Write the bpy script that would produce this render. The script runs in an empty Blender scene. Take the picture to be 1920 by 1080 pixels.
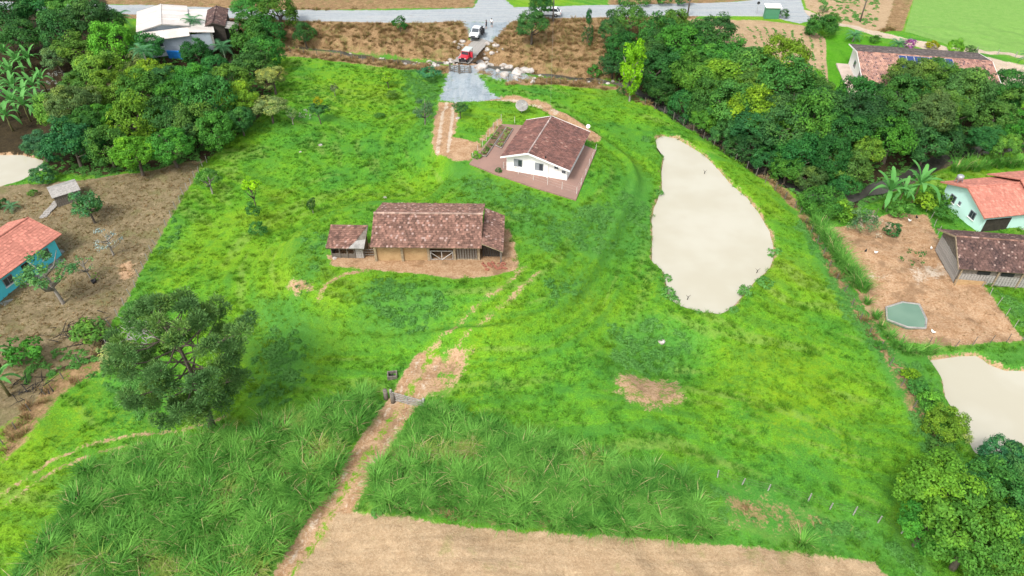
import bpy, bmesh, math, random
import numpy as np
from mathutils import Vector, Matrix

random.seed(7)
RNG = np.random.default_rng(11)
SC = bpy.context.scene
COL = SC.collection
R_ = math.radians

# ------------------------------------------------------------------ camera, sky, sun, exposure
CAMZ, PITCH, FPX = 50.0, R_(40), 1297.0
cam_d = bpy.data.cameras.new('camera'); cam = bpy.data.objects.new('camera', cam_d); COL.objects.link(cam)
cam.location = (0, 0, CAMZ); cam.rotation_euler = (R_(50), 0, 0)
cam_d.sensor_width = 36; cam_d.lens = 36 * FPX / 1920; cam_d.clip_end = 8000; cam_d.clip_start = 1
SC.camera = cam
SUN_EL, SUN_AZ = R_(52), R_(212)          # azimuth clockwise from +Y (behind the camera, a little left)
w = bpy.data.worlds.new('World'); SC.world = w; w.use_nodes = True
wn, wl = w.node_tree.nodes, w.node_tree.links
sky = wn.new('ShaderNodeTexSky'); sky.sky_type = 'NISHITA'; sky.sun_disc = False
sky.sun_elevation = SUN_EL; sky.sun_rotation = SUN_AZ; sky.air_density = 1.0; sky.dust_density = 4.0; sky.ozone_density = 1.0
hs = wn.new('ShaderNodeHueSaturation'); hs.inputs['Saturation'].default_value = 0.35; hs.inputs['Value'].default_value = 1.25
wl.new(sky.outputs[0], hs.inputs['Color']); wl.new(hs.outputs[0], wn['Background'].inputs[0])
wn['Background'].inputs[1].default_value = 0.14
sd_ = bpy.data.lights.new('sun', 'SUN'); sun = bpy.data.objects.new('sun', sd_); COL.objects.link(sun)
sd_.energy = 1.5; sd_.angle = R_(12); sd_.color = (1, 0.96, 0.9)
sv = Vector((math.sin(SUN_AZ) * math.cos(SUN_EL), math.cos(SUN_AZ) * math.cos(SUN_EL), math.sin(SUN_EL)))
sun.rotation_euler = (-sv).to_track_quat('-Z', 'Y').to_euler()
SC.view_settings.view_transform = 'Standard'; SC.view_settings.look = 'None'
SC.view_settings.gamma = 1; SC.view_settings.use_curve_mapping = False
SC.view_settings.exposure = 0.76

# ------------------------------------------------------------------ noise and geometry maths
def sstep(a, b, x):
    t = np.clip((x - a) / (b - a), 0, 1); return t * t * (3 - 2 * t)
_LAT = np.random.default_rng(3).random((256, 256))
def vnoise(x, y):
    xi = np.floor(x).astype(int); yi = np.floor(y).astype(int); fx = x - xi; fy = y - yi
    fx = fx * fx * (3 - 2 * fx); fy = fy * fy * (3 - 2 * fy)
    g = lambda i, j: _LAT[i % 256, j % 256]
    return (g(xi, yi) * (1 - fx) + g(xi + 1, yi) * fx) * (1 - fy) + (g(xi, yi + 1) * (1 - fx) + g(xi + 1, yi + 1) * fx) * fy
def fbm(x, y, o=3):
    s = 0; a = 1; t = 0
    for k in range(o):
        s = s + a * vnoise(x * 2 ** k + 17.3 * k, y * 2 ** k + 5.1 * k); t += a; a *= .5
    return s / t
def seg_dist(x, y, pts):
    d = np.full(np.shape(x), 1e9)
    for (ax, ay), (bx, by) in zip(pts[:-1], pts[1:]):
        vx, vy = bx - ax, by - ay; L = vx * vx + vy * vy + 1e-9
        t = np.clip(((x - ax) * vx + (y - ay) * vy) / L, 0, 1)
        d = np.minimum(d, np.hypot(x - ax - t * vx, y - ay - t * vy))
    return d
def poly_sd(x, y, pts):
    P = list(pts) + [pts[0]]
    d = seg_dist(x, y, P); ins = np.zeros(np.shape(x), bool)
    for (ax, ay), (bx, by) in zip(P[:-1], P[1:]):
        c = ((ay > y) != (by > y)) & (x < (bx - ax) * (y - ay) / (by - ay + 1e-12) + ax)
        ins ^= c
    return np.where(ins, -d, d)
def ray(px, py):
    u = (px - 960) / FPX; v = (540 - py) / FPX
    return u, math.cos(PITCH) + v * math.sin(PITCH), -math.sin(PITCH) + v * math.cos(PITCH)
def PZ(px, py, z=0.0):
    d = ray(px, py); t = (z - CAMZ) / d[2]
    return (d[0] * t, d[1] * t)
def PZL(pts, z=0.0): return [PZ(a, b, z) for a, b in pts]

# ------------------------------------------------------------------ survey of the place (plan positions)
CREEK_Z, POND_Z, POND2_Z, POND3_Z = -1.7, 0.2, 0.0, -0.2
creek_line = PZL([(-60, 178), (200, 165), (400, 132), (480, 97), (560, 92), (640, 101), (700, 112), (780, 120), (840, 121), (880, 119), (920, 126), (1000, 142),
                  (1100, 150), (1170, 160), (1230, 192), (1300, 238), (1380, 292), (1450, 335), (1530, 368), (1600, 372), (1680, 340), (1780, 292), (1930, 270)], CREEK_Z)
pond1 = PZL([(1230, 262), (1242, 256), (1267, 260), (1288, 272), (1316, 290), (1341, 314), (1365, 343), (1397, 371), (1422, 402), (1443, 437), (1450, 473),
             (1443, 501), (1415, 525), (1390, 554), (1369, 578), (1351, 590), (1316, 585), (1281, 575), (1256, 561), (1253, 540), (1246, 508), (1225, 490),
             (1226, 455), (1223, 413), (1228, 388), (1244, 357), (1242, 325), (1246, 297), (1233, 279)], POND_Z)
pond2 = PZL([(1745, 677), (1790, 672), (1830, 668), (1850, 682), (1885, 697), (1940, 700), (2010, 760), (2010, 880), (1920, 868), (1830, 850), (1800, 790), (1775, 745), (1768, 710)], POND2_Z)
pond3 = PZL([(-80, 295), (0, 291), (40, 292), (82, 303), (75, 322), (40, 340), (0, 352), (-80, 380)], POND3_Z)
knoll = [(-16, 63.5), (-4, 63.5), (3.5, 81), (-3, 92)]

def hgt_exact(x, y):
    x = np.asarray(x, float); y = np.asarray(y, float)
    n1 = fbm(x * .09 + 3, y * .09 + 9, 3) - .5; n2 = fbm(x * .42, y * .42, 3) - .5
    h = n1 * .9
    d = seg_dist(x, y, knoll) * (1 + .0 * x)
    west = sstep(2, -10, x + (y - 63) * -.25)
    k = sstep(19 - 4 * west, 8.0, d + 2.2 * n2)
    # cattle terracettes on the flank of the knoll
    flank = k * (1 - k) * 4
    h = h * (1 - .85 * k) + 3.0 * k + flank * (.22 * np.sin(d * 3.4 + 5 * n1) + .40 * np.sin(d * 1.5 + 4 * n1))
    rg = fbm(x * .22 + .5 * y * .22, y * .1 - x * .05, 3) - .5
    h = h + rg * .7 * (1 - k)
    h = h + (n2 * .55) * (1 - .8 * sstep(.9, 1, k))
    # south spur that carries the track
    h = h + .9 * np.exp(-((x + 3) / 9) ** 2 - ((y - 52) / 9) ** 2)
    # hollow below the pond
    h = h - 2.3 * np.exp(-((x - 15.5) / 5) ** 2 - ((y - 49) / 4) ** 2)
    # creek valley and the bank below the road
    dc = seg_dist(x, y, creek_line)
    yc = np.interp(x, [p[0] for p in creek_line], [p[1] for p in creek_line])
    north = sstep(-1, 2, y - yc)
    h = h + north * (1.3 * sstep(2, 13, dc)) - .6 * north * sstep(40, 10, dc) * n1
    far = sstep(10, 2.2, dc); vb = sstep(4.0, 1.4, dc + .9 * n2)
    h = h * (1 - .6 * far) ; h = h * (1 - vb) + (CREEK_Z - .35 + .3 * n2) * vb
    for P, z in ((pond1, POND_Z), (pond2, POND2_Z), (pond3, POND3_Z)):
        A = np.array(P); bb = (x > A[:, 0].min() - 6) & (x < A[:, 0].max() + 6) & (y > A[:, 1].min() - 6) & (y < A[:, 1].max() + 6)
        s = poly_sd(x[bb], y[bb], P) + .35 * n2[bb]; hb = h[bb]
        a = sstep(5, .5, s); hb = hb * (1 - a) + (z + .42) * a
        h[bb] = hb - 1.3 * sstep(.45, -.45, s)
    # road bench
    a = sstep(138, 143, y) * sstep(170, 160, y)
    h = h * (1 - .8 * a) + 1.2 * .8 * a
    return h

def P(px, py, dz=0.0):
    z = 0.0
    for _ in range(22):
        x, y = PZ(px, py, z + dz); z = .4 * z + .6 * float(hgt(x, y))
    return Vector((x, y, z))
def PL(pts): return [tuple(P(a, b)[:2]) for a, b in pts]
def depth_at(v): return v[1] * math.cos(PITCH) + (CAMZ - v[2]) * math.sin(PITCH)

# ------------------------------------------------------------------ materials
class NT:
    def __init__(s, name):
        s.m = bpy.data.materials.new(name); s.m.use_nodes = True
        s.t = s.m.node_tree; s.n = s.t.nodes; s.b = s.n['Principled BSDF']; s.out = s.n['Material Output']
    def new(s, t, **kw):
        x = s.n.new(t)
        for k, v in kw.items(): setattr(x, k, v)
        return x
    def link(s, a, b): s.t.links.new(a, b)
    def val(s, sock, v):
        if isinstance(v, (int, float)): sock.default_value = v
        elif isinstance(v, (tuple, list)): sock.default_value = (*v, 1) if len(v) == 3 and sock.type == 'RGBA' else v
        else: s.link(v, sock)
    def math(s, op, a, b=0.0, c=0.0, clamp=False):
        x = s.new('ShaderNodeMath', operation=op, use_clamp=clamp)
        s.val(x.inputs[0], a); s.val(x.inputs[1], b); s.val(x.inputs[2], c); return x.outputs[0]
    def mix(s, f, a, b, blend='MIX'):
        x = s.new('ShaderNodeMix', data_type='RGBA', blend_type=blend)
        s.val(x.inputs[0], f); s.val(x.inputs[6], a); s.val(x.inputs[7], b); return x.outputs[2]
    def noise(s, scale, detail=3.0, vec=None, rough=.55, dist=0.0):
        x = s.new('ShaderNodeTexNoise'); x.inputs['Scale'].default_value = scale; x.inputs['Detail'].default_value = detail
        x.inputs['Roughness'].default_value = rough; x.inputs['Distortion'].default_value = dist
        if vec is not None: s.link(vec, x.inputs['Vector'])
        return x.outputs['Fac']
    def ramp(s, f, stops):
        x = s.new('ShaderNodeValToRGB'); cr = x.color_ramp
        while len(cr.elements) < len(stops): cr.elements.new(.5)
        for e, (p, c) in zip(cr.elements, stops): e.position = p; e.color = (*c, 1)
        s.link(f, x.inputs[0]); return x.outputs[0]
    def rng(s, f, a, b, c=0.0, d=1.0):
        x = s.new('ShaderNodeMapRange', interpolation_type='SMOOTHSTEP')
        s.val(x.inputs[0], f)
        for i, v in enumerate((a, b, c, d)): x.inputs[i + 1].default_value = v
        return x.outputs[0]
    def attr(s, name): return s.new('ShaderNodeAttribute', attribute_name=name).outputs['Fac']
    def pos(s): return s.new('ShaderNodeNewGeometry').outputs['Position']
    def bump(s, h, strength=.3, dist=.1):
        x = s.new('ShaderNodeBump'); x.inputs['Strength'].default_value = strength; x.inputs['Distance'].default_value = dist
        s.link(h, x.inputs['Height']); s.link(x.outputs[0], s.b.inputs['Normal'])

def pm(name, col, rough=.8, var=.25, scale=2.0, bump=.15, island=0.0, col2=None, spots=None, metal=0.0, spec=.3):
    t = NT(name); v = t.new('ShaderNodeTexCoord').outputs['Object']
    n = t.noise(scale, 4, v); n2 = t.noise(scale * 7, 3, v)
    c2 = col2 or tuple(c * .55 for c in col)
    f = t.rng(t.math('ADD', t.math('MULTIPLY', n, .65), t.math('MULTIPLY', n2, .35)), .36, .66)
    c = t.mix(t.math('MULTIPLY', f, min(1, var * 2.2)), col, c2)
    if island:
        r = t.new('ShaderNodeNewGeometry').outputs['Random Per Island']
        c = t.mix(1.0, c, t.ramp(r, [(0, (1 - island,) * 3), (.8, (1.0,) * 3), (1, (1 + island * 1.0,) * 3)]), 'MULTIPLY')
        if spots:
            c = t.mix(t.math('GREATER_THAN', r, 1 - spots[1]), c, spots[0])
    t.link(c, t.b.inputs['Base Color']); t.b.inputs['Roughness'].default_value = rough; t.b.inputs['Metallic'].default_value = metal
    t.b.inputs['Specular IOR Level'].default_value = spec
    if bump: t.bump(n2, bump, .03)
    return t.m

def pasture_color(t, pos):
    n1 = t.noise(.05, 3, pos); n2 = t.noise(.22, 4, pos, .6, .4); n3 = t.noise(1.3, 4, pos, .6); n4 = t.noise(7, 3, pos, .6)
    s = t.math('ADD', t.math('ADD', t.math('MULTIPLY', n1, .56), t.math('MULTIPLY', n2, .26)), t.math('MULTIPLY', n3, .18))
    c = t.ramp(s, [(.36, (.048, .178, .026)), (.43, (.066, .213, .020)), (.50, (.093, .245, .015)), (.57, (.128, .268, .013)), (.66, (.165, .276, .018)), (.74, (.20, .25, .05))])
    tan = t.math('MULTIPLY', t.rng(t.noise(2.6, 5, pos, .75, .6), .60, .76), .42)
    c = t.mix(tan, c, (.20, .19, .065))
    n5 = t.noise(15, 2, pos)
    c = t.mix(1.0, c, t.ramp(n4, [(.3, (.68,) * 3), (.5, (1.0,) * 3), (.7, (1.28,) * 3)]), 'MULTIPLY')
    return t.mix(1.0, c, t.ramp(n5, [(.3, (.7,) * 3), (.7, (1.3,) * 3)]), 'MULTIPLY'), n3, n4

LAYERS = ['lush', 'yellow', 'dry', 'litter', 'yard', 'soil', 'pale', 'crop', 'lawn', 'meadow', 'gravel', 'road', 'bed']
def ground_material():
    t = NT('ground_cover'); pos = t.pos()
    c, n3, n4 = pasture_color(t, pos)
    stk = t.math('ADD', t.attr('streak'), t.math('MULTIPLY', t.math('SUBTRACT', t.noise(1.6, 4, pos, .7), .5), .35))
    c = t.mix(t.math('MULTIPLY', t.rng(stk, .49, .28), .42), c, (.040, .150, .026))
    c = t.mix(t.math('MULTIPLY', t.rng(stk, .53, .74), .55), c, (.18, .265, .055))
    na = t.noise(.9, 5, pos, .65); nb = t.noise(4.5, 4, pos, .65); nc = t.noise(17, 2, pos)
    edge = t.math('ADD', t.math('MULTIPLY', t.math('SUBTRACT', na, .5), 1.1), t.math('MULTIPLY', t.math('SUBTRACT', nb, .5), .8))
    cols = {'lush': ((.042, .165, .024), (.085, .235, .034)), 'yellow': ((.13, .27, .004), (.18, .29, .012)), 'dry': ((.12, .070, .030), (.33, .22, .115)),
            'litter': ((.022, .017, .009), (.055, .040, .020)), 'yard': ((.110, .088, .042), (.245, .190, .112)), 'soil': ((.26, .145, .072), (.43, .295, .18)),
            'pale': ((.38, .29, .20), (.48, .41, .33)), 'crop': ((.29, .20, .115), (.42, .31, .19)), 'lawn': ((.050, .20, .006), (.085, .25, .015)),
            'meadow': ((.125, .265, .050), (.175, .305, .075)), 'gravel': ((.17, .21, .24), (.29, .335, .36)), 'road': ((.25, .275, .29), (.32, .35, .36)), 'bed': ((.035, .030, .022), (.12, .10, .07))}
    amp = {'lush': 1.3, 'yellow': 1.3, 'soil': 1.25, 'road': .8, 'gravel': 1.9, 'meadow': .3, 'crop': 1.1, 'lawn': .25, 'yard': .8, 'dry': 1.0, 'pale': .8}
    mixn = t.rng(t.math('ADD', t.math('MULTIPLY', na, .45), t.math('MULTIPLY', nb, .55)), .33, .67)
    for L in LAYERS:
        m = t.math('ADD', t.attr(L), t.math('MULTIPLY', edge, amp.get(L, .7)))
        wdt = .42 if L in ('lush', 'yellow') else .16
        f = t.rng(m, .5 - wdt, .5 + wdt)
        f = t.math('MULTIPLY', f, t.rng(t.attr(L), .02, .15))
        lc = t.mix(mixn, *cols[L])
        if L == 'crop':
            wv = t.new('ShaderNodeTexWave', wave_type='BANDS', bands_direction='Y'); wv.inputs['Scale'].default_value = .55
            wv.inputs['Distortion'].default_value = 6.0; wv.inputs['Detail'].default_value = 3; t.link(pos, wv.inputs['Vector'])
            lc = t.mix(t.math('MULTIPLY', wv.outputs['Fac'], .12), lc, (.20, .13, .07))
            lc = t.mix(t.math('MULTIPLY', t.rng(t.noise(.16, 4, pos, .65), .48, .66), .4), lc, (.24, .155, .085))
            lc = t.mix(t.math('MULTIPLY', t.rng(t.noise(9, 3, pos, .7), .60, .72), .6), lc, (.52, .42, .28))
            green = t.math('MULTIPLY', t.rng(t.noise(.35, 5, pos, .7), .56, .70), .45)
            lc = t.mix(green, lc, (.16, .19, .05))
        if L in ('road', 'gravel'):
            mp = t.new('ShaderNodeMapping'); mp.inputs['Scale'].default_value = (.06, 1.1, 1) if L == 'road' else (1.1, .12, 1); t.link(pos, mp.inputs['Vector'])
            lc = t.mix(t.math('MULTIPLY', t.rng(t.noise(1.0, 4, mp.outputs[0], .6), .42, .62), .55), lc, (.36, .37, .365) if L == 'road' else (.33, .36, .37))
            lc = t.mix(t.math('MULTIPLY', t.rng(t.noise(.4, 5, pos, .75), .58, .72), .5), lc, (.30, .26, .21))
        if L == 'yard':
            lc = t.mix(t.math('MULTIPLY', t.rng(t.noise(.28, 5, pos, .7), .5, .66), .55), lc, (.13, .135, .05))
            lc = t.mix(t.math('MULTIPLY', t.rng(t.noise(.8, 5, pos, .75), .56, .70), .6), lc, (.31, .25, .165))
        if L == 'dry':
            lc = t.mix(t.math('MULTIPLY', t.rng(t.noise(.5, 4, pos, .7), .5, .66), .6), lc, (.14, .15, .045))
        if L == 'soil':
            lc = t.mix(t.math('MULTIPLY', t.rng(t.noise(.33, 5, pos, .7), .50, .64), .62), lc, (.165, .10, .055))
        c = t.mix(f, c, lc)
    c = t.mix(1.0, c, t.ramp(nc, [(.3, (.82,) * 3), (.7, (1.16,) * 3)]), 'MULTIPLY')
    t.link(c, t.b.inputs['Base Color']); t.b.inputs['Roughness'].default_value = .9; t.b.inputs['Specular IOR Level'].default_value = .1
    t.bump(t.math('ADD', t.math('MULTIPLY', n3, .6), t.math('MULTIPLY', nb, .5)), .7, .25)
    return t.m

def leaf_shader(t, c, trans=.22, rough=.55):
    t.link(c, t.b.inputs['Base Color']); t.b.inputs['Roughness'].default_value = rough; t.b.inputs['Specular IOR Level'].default_value = .12
    tr = t.new('ShaderNodeBsdfTranslucent'); t.link(c, tr.inputs['Color'])
    mx = t.new('ShaderNodeMixShader'); mx.inputs[0].default_value = trans
    t.link(t.b.outputs[0], mx.inputs[1]); t.link(tr.outputs[0], mx.inputs[2]); t.link(mx.outputs[0], t.out.inputs['Surface'])
def leaf_material(name='leaf'):
    t = NT(name)
    oc = t.new('ShaderNodeObjectInfo').outputs['Color']
    tint = t.attr('tint'); r = t.new('ShaderNodeNewGeometry').outputs['Random Per Island']
    c = t.mix(1.0, oc, t.ramp(tint, [(0, (.70, .80, .85)), (.5, (1.08, 1.08, 1.08)), (1, (1.7, 1.42, 1.0))]), 'MULTIPLY')
    c = t.mix(1.0, c, t.ramp(r, [(0, (.66,) * 3), (1, (1.34,) * 3)]), 'MULTIPLY')
    leaf_shader(t, c, .32); return t.m
def blade_material(name, a, b, dead=None, tip=None):
    t = NT(name); pos = t.pos(); r = t.new('ShaderNodeNewGeometry').outputs['Random Per Island']
    n = t.noise(.35, 3, pos); f = t.math('ADD', t.math('MULTIPLY', r, .55), t.math('MULTIPLY', t.rng(n, .35, .65), .45))
    c = t.mix(f, a, b)
    if dead: c = t.mix(t.math('MULTIPLY', t.math('GREATER_THAN', r, 1 - dead[1]), t.rng(t.noise(.6, 2, pos), .40, .55)), c, dead[0])
    leaf_shader(t, c, .25); return t.m
def grass_tuft_material():
    t = NT('pasture_tuft'); c, a, b = pasture_color(t, t.pos())
    r = t.new('ShaderNodeNewGeometry').outputs['Random Per Island']
    c = t.mix(1.0, c, t.ramp(r, [(0, (.72, .78, .8)), (1, (1.3, 1.2, 1.2))]), 'MULTIPLY'); leaf_shader(t, c, .25); return t.m
def water_material(name, col, col2, rough=.07, bump=.05):
    t = NT(name); pos = t.pos()
    t.link(t.mix(t.rng(t.noise(.12, 3, pos), .35, .65), col, col2), t.b.inputs['Base Color'])
    t.b.inputs['Roughness'].default_value = rough; t.b.inputs['IOR'].default_value = 1.33; t.b.inputs['Specular IOR Level'].default_value = .5
    t.bump(t.noise(2.5, 3, pos), bump, .05); return t.m

M = {}
M['ground'] = ground_material(); M['leaf'] = leaf_material(); M['tuft'] = grass_tuft_material()
M['cane'] = blade_material('cane_leaf', (.030, .150, .016), (.200, .460, .075), ((.44, .36, .18), .10))
M['canedry'] = blade_material('cane_leaf_yellowing', (.17, .31, .04), (.33, .40, .10), ((.45, .36, .20), .3))
M['weed'] = blade_material('weed_leaf', (.070, .225, .040), (.145, .35, .075))
M['dryleaf'] = blade_material('dry_stalk', (.15, .085, .035), (.40, .27, .13), ((.16, .19, .05), .3))
M['banana'] = blade_material('banana_leaf', (.06, .23, .045), (.14, .36, .09))
M['palm'] = blade_material('palm_leaf', (.05, .19, .07), (.12, .29, .13))
M['bark'] = pm('bark', (.13, .105, .08), .9, .5, 6, .4)
M['palebark'] = pm('pale_bark', (.30, .27, .23), .9, .5, 6, .4)
M['water'] = water_material('muddy_pond_water', (.42, .40, .325), (.385, .36, .28), .04, .04)
M['creekwater'] = water_material('creek_water', (.035, .035, .028), (.09, .09, .08), .2, .8)
M['rock'] = pm('creek_rock', (.48, .46, .43), .85, .6, 1.5, .5, col2=(.25, .20, .16))
M['plaster'] = pm('ochre_plaster', (.40, .27, .135), .9, .4, 1.3, .2, col2=(.28, .17, .08))
M['oldpost'] = pm('weathered_post', (.33, .26, .17), .9, .5, 3, .3)
M['wood'] = pm('grey_weathered_wood', (.20, .175, .145), .9, .6, 4, .4, island=.35)
M['palewood'] = pm('pale_weathered_wood', (.38, .36, .33), .9, .4, 4, .4, island=.3)
M['darkwood'] = pm('dark_wood', (.06, .05, .04), .9, .5, 3, .3, island=.3)
M['barntile'] = pm('old_barn_tile', (.275, .150, .112), .9, .5, .7, .3, island=.55, col2=(.175, .100, .076), spots=((.34, .235, .20), .06))
M['barntile2'] = pm('brown_barn_tile', (.150, .085, .070), .9, .5, .7, .3, island=.45, col2=(.060, .038, .036), spots=((.27, .19, .16), .05))
M['housetile'] = pm('mossy_house_tile', (.215, .100, .078), .85, .55, .9, .3, island=.38, col2=(.125, .066, .056), spots=((.30, .19, .15), .012))
M['redtile'] = pm('coral_roof_tile', (.50, .20, .145), .8, .3, .8, .2, island=.25, col2=(.40, .15, .11))
M['salmontile'] = pm('salmon_stained_tile', (.50, .285, .205), .85, .5, .8, .2, island=.4, col2=(.27, .14, .115), spots=((.13, .075, .075), .13))
M['pinkcap'] = pm('pale_ridge_tile', (.48, .38, .34), .9, .4, 2, .3, island=.3)
M['greytile'] = pm('lichen_grey_tile', (.13, .105, .095), .9, .5, 1.2, .2, island=.35)
M['white'] = pm('white_paint', (.80, .80, .77), .7, .12, .8, .05, col2=(.66, .64, .58))
M['whiteroof'] = pm('white_sheet_roof', (.62, .58, .54), .5, .3, .6, .05, island=.16, col2=(.50, .43, .37))
M['turq'] = pm('turquoise_paint', (.09, .60, .70), .7, .15, .8, .05, col2=(.08, .50, .58))
M['mint'] = pm('mint_paint', (.55, .80, .74), .7, .12, .8, .05, col2=(.46, .70, .63))
M['greywall'] = pm('blue_grey_wall', (.36, .41, .46), .8, .2, .8, .05)
M['green'] = pm('green_painted_board', (.075, .25, .14), .6, .25, 2, .1)
M['glass'] = pm('window_glass', (.035, .045, .055), .08, .1, 1, 0, spec=.6)
M['frame'] = pm('grey_window_shutter', (.25, .27, .29), .6, .2, 3, .1)
M['patio'] = pm('red_brown_concrete', (.27, .165, .13), .85, .35, .5, .1, col2=(.21, .135, .11))
M['concrete'] = pm('weathered_concrete', (.32, .31, .285), .9, .4, 1.2, .2)
M['fence'] = pm('white_fence_post', (.62, .60, .56), .7, .3, 3, .1)
M['wire'] = pm('rusty_wire', (.12, .10, .09), .5, .2, 3, 0, metal=.6)
M['steel'] = pm('grey_steel', (.42, .43, .44), .45, .2, 3, 0, metal=.5)
M['blue'] = pm('blue_plastic', (.02, .20, .62), .5, .2, 2, .05)
M['solar'] = pm('solar_cell', (.020, .045, .16), .15, .2, 3, 0, spec=.6)
M['redpaint'] = pm('faded_red_paint', (.55, .035, .055), .35, .2, 1.5, 0, spec=.5)
M['whitepaint'] = pm('white_car_paint', (.72, .75, .76), .3, .08, 1, 0, spec=.5)
M['rubber'] = pm('tyre_rubber', (.018, .018, .018), .85, .2, 5, .1)
M['black'] = pm('black_trim', (.02, .02, .022), .5, .2, 5, 0)
M['canvas'] = pm('pale_canvas', (.45, .52, .50), .8, .2, 2, .1)
M['lamp'] = pm('lamp_glass', (.6, .6, .56), .2, .1, 3, 0)
M['skin'] = pm('skin', (.42, .24, .16), .6, .1, 3, 0)
M['shirtw'] = pm('white_shirt', (.70, .72, .74), .8, .15, 8, .1)
M['shirtd'] = pm('navy_shirt', (.025, .03, .05), .8, .2, 8, .1)
M['jeans'] = pm('dark_trousers', (.02, .022, .03), .8, .2, 8, .1)
M['hair'] = pm('dark_hair', (.015, .012, .01), .7, .2, 8, .1)
M['brick'] = pm('red_brick_rubble', (.34, .13, .085), .9, .5, 3, .3, island=.4)
M['tankwater'] = water_material('green_tank_water', (.16, .25, .18), (.09, .17, .12), .1, .1)
M['ash'] = pm('charred_branch', (.035, .032, .03), .9, .5, 3, .3, island=.6)
M['twig'] = pm('bare_grey_twig', (.36, .34, .31), .9, .3, 3, .1, island=.4)

# ------------------------------------------------------------------ object helpers
class MB:
    def __init__(s): s.v = []; s.f = []; s.mi = []
    def add(s, vs, fs, mi=0):
        o = len(s.v); s.v += [tuple(v) for v in vs]; s.f += [tuple(i + o for i in f) for f in fs]; s.mi += [mi] * len(fs); return s
    def box(s, c, size, rot=None, mi=0):
        a, b, d = (k / 2 for k in size)
        vs = [Vector((x, y, z)) for x in (-a, a) for y in (-b, b) for z in (-d, d)]
        if rot is not None: vs = [rot @ v for v in vs]
        c = Vector(c)
        return s.add([v + c for v in vs], [(0, 1, 3, 2), (4, 6, 7, 5), (0, 4, 5, 1), (2, 3, 7, 6), (0, 2, 6, 4), (1, 5, 7, 3)], mi)
    def tube(s, pts, rad, n=6, mi=0, cap=True):
        pts = [Vector(p) for p in pts]
        if isinstance(rad, (int, float)): rad = [rad] * len(pts)
        vs = []
        for i, p in enumerate(pts):
            d = (pts[min(i + 1, len(pts) - 1)] - pts[max(i - 1, 0)])
            d = d.normalized() if d.length > 1e-9 else Vector((0, 0, 1))
            a = d.cross(Vector((0, 0, 1)) if abs(d.z) < .9 else Vector((1, 0, 0))).normalized(); b = d.cross(a)
            vs += [p + (a * math.cos(2 * math.pi * k / n) + b * math.sin(2 * math.pi * k / n)) * rad[i] for k in range(n)]
        fs = [(i * n + k, i * n + (k + 1) % n, (i + 1) * n + (k + 1) % n, (i + 1) * n + k) for i in range(len(pts) - 1) for k in range(n)]
        if cap: fs += [tuple(range(n))[::-1], tuple(range((len(pts) - 1) * n, len(pts) * n))]
        return s.add(vs, fs, mi)
    def prism(s, poly, off, mi=0):
        n = len(poly); off = Vector(off); vs = [Vector(p) for p in poly]; vs += [v + off for v in vs]
        fs = [tuple(range(n)), tuple(range(n, 2 * n))[::-1]] + [(i, i + n, (i + 1) % n + n, (i + 1) % n) for i in range(n)]
        return s.add(vs, fs, mi)
    def lathe(s, prof, n=12, mi=0, axis='z'):
        vs = []
        for r, z in prof:
            for k in range(n):
                a = 2 * math.pi * k / n; x, y = r * math.cos(a), r * math.sin(a)
                vs.append((x, y, z) if axis == 'z' else (x, z, y))
        fs = [(i * n + k, i * n + (k + 1) % n, (i + 1) * n + (k + 1) % n, (i + 1) * n + k) for i in range(len(prof) - 1) for k in range(n)]
        return s.add(vs, fs, mi)
    def mesh(s, name, mats, smooth=False, fix=True):
        me = bpy.data.meshes.new(name); me.from_pydata(s.v, [], s.f)
        for m in (mats if isinstance(mats, (list, tuple)) else [mats]): me.materials.append(M[m] if isinstance(m, str) else m)
        if any(s.mi): me.polygons.foreach_set('material_index', s.mi)
        if fix:
            bm = bmesh.new(); bm.from_mesh(me); bmesh.ops.recalc_face_normals(bm, faces=bm.faces); bm.to_mesh(me); bm.free()
        if smooth: me.polygons.foreach_set('use_smooth', [True] * len(me.polygons))
        me.update(); return me
    def build(s, name, mats, parent=None, smooth=False): return ob(name, s.mesh(name, mats, smooth), parent)
def ob(name, me, parent=None, loc=None, rot=None, scale=None, color=None):
    o = bpy.data.objects.new(name, me); COL.objects.link(o)
    if parent is not None: o.parent = parent
    if loc is not None: o.location = loc
    if rot is not None: o.rotation_euler = rot
    if scale is not None: o.scale = scale if not isinstance(scale, (int, float)) else (scale,) * 3
    if color is not None: o.color = (*color, 1)
    return o
def tag(o, label, cat=None, group=None, kind=None):
    o['label'] = label
    if cat: o['category'] = cat
    if group: o['group'] = group
    if kind: o['kind'] = kind
    return o
def thing(name, label, cat, loc, rz=0.0, group=None):
    o = bpy.data.objects.new(name, None); COL.objects.link(o); o.location = loc; o.rotation_euler = (0, 0, rz); o.empty_display_size = .3
    return tag(o, label, cat, group)
def ground_at(x, y): return Vector((x, y, float(hgt(x, y))))

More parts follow.
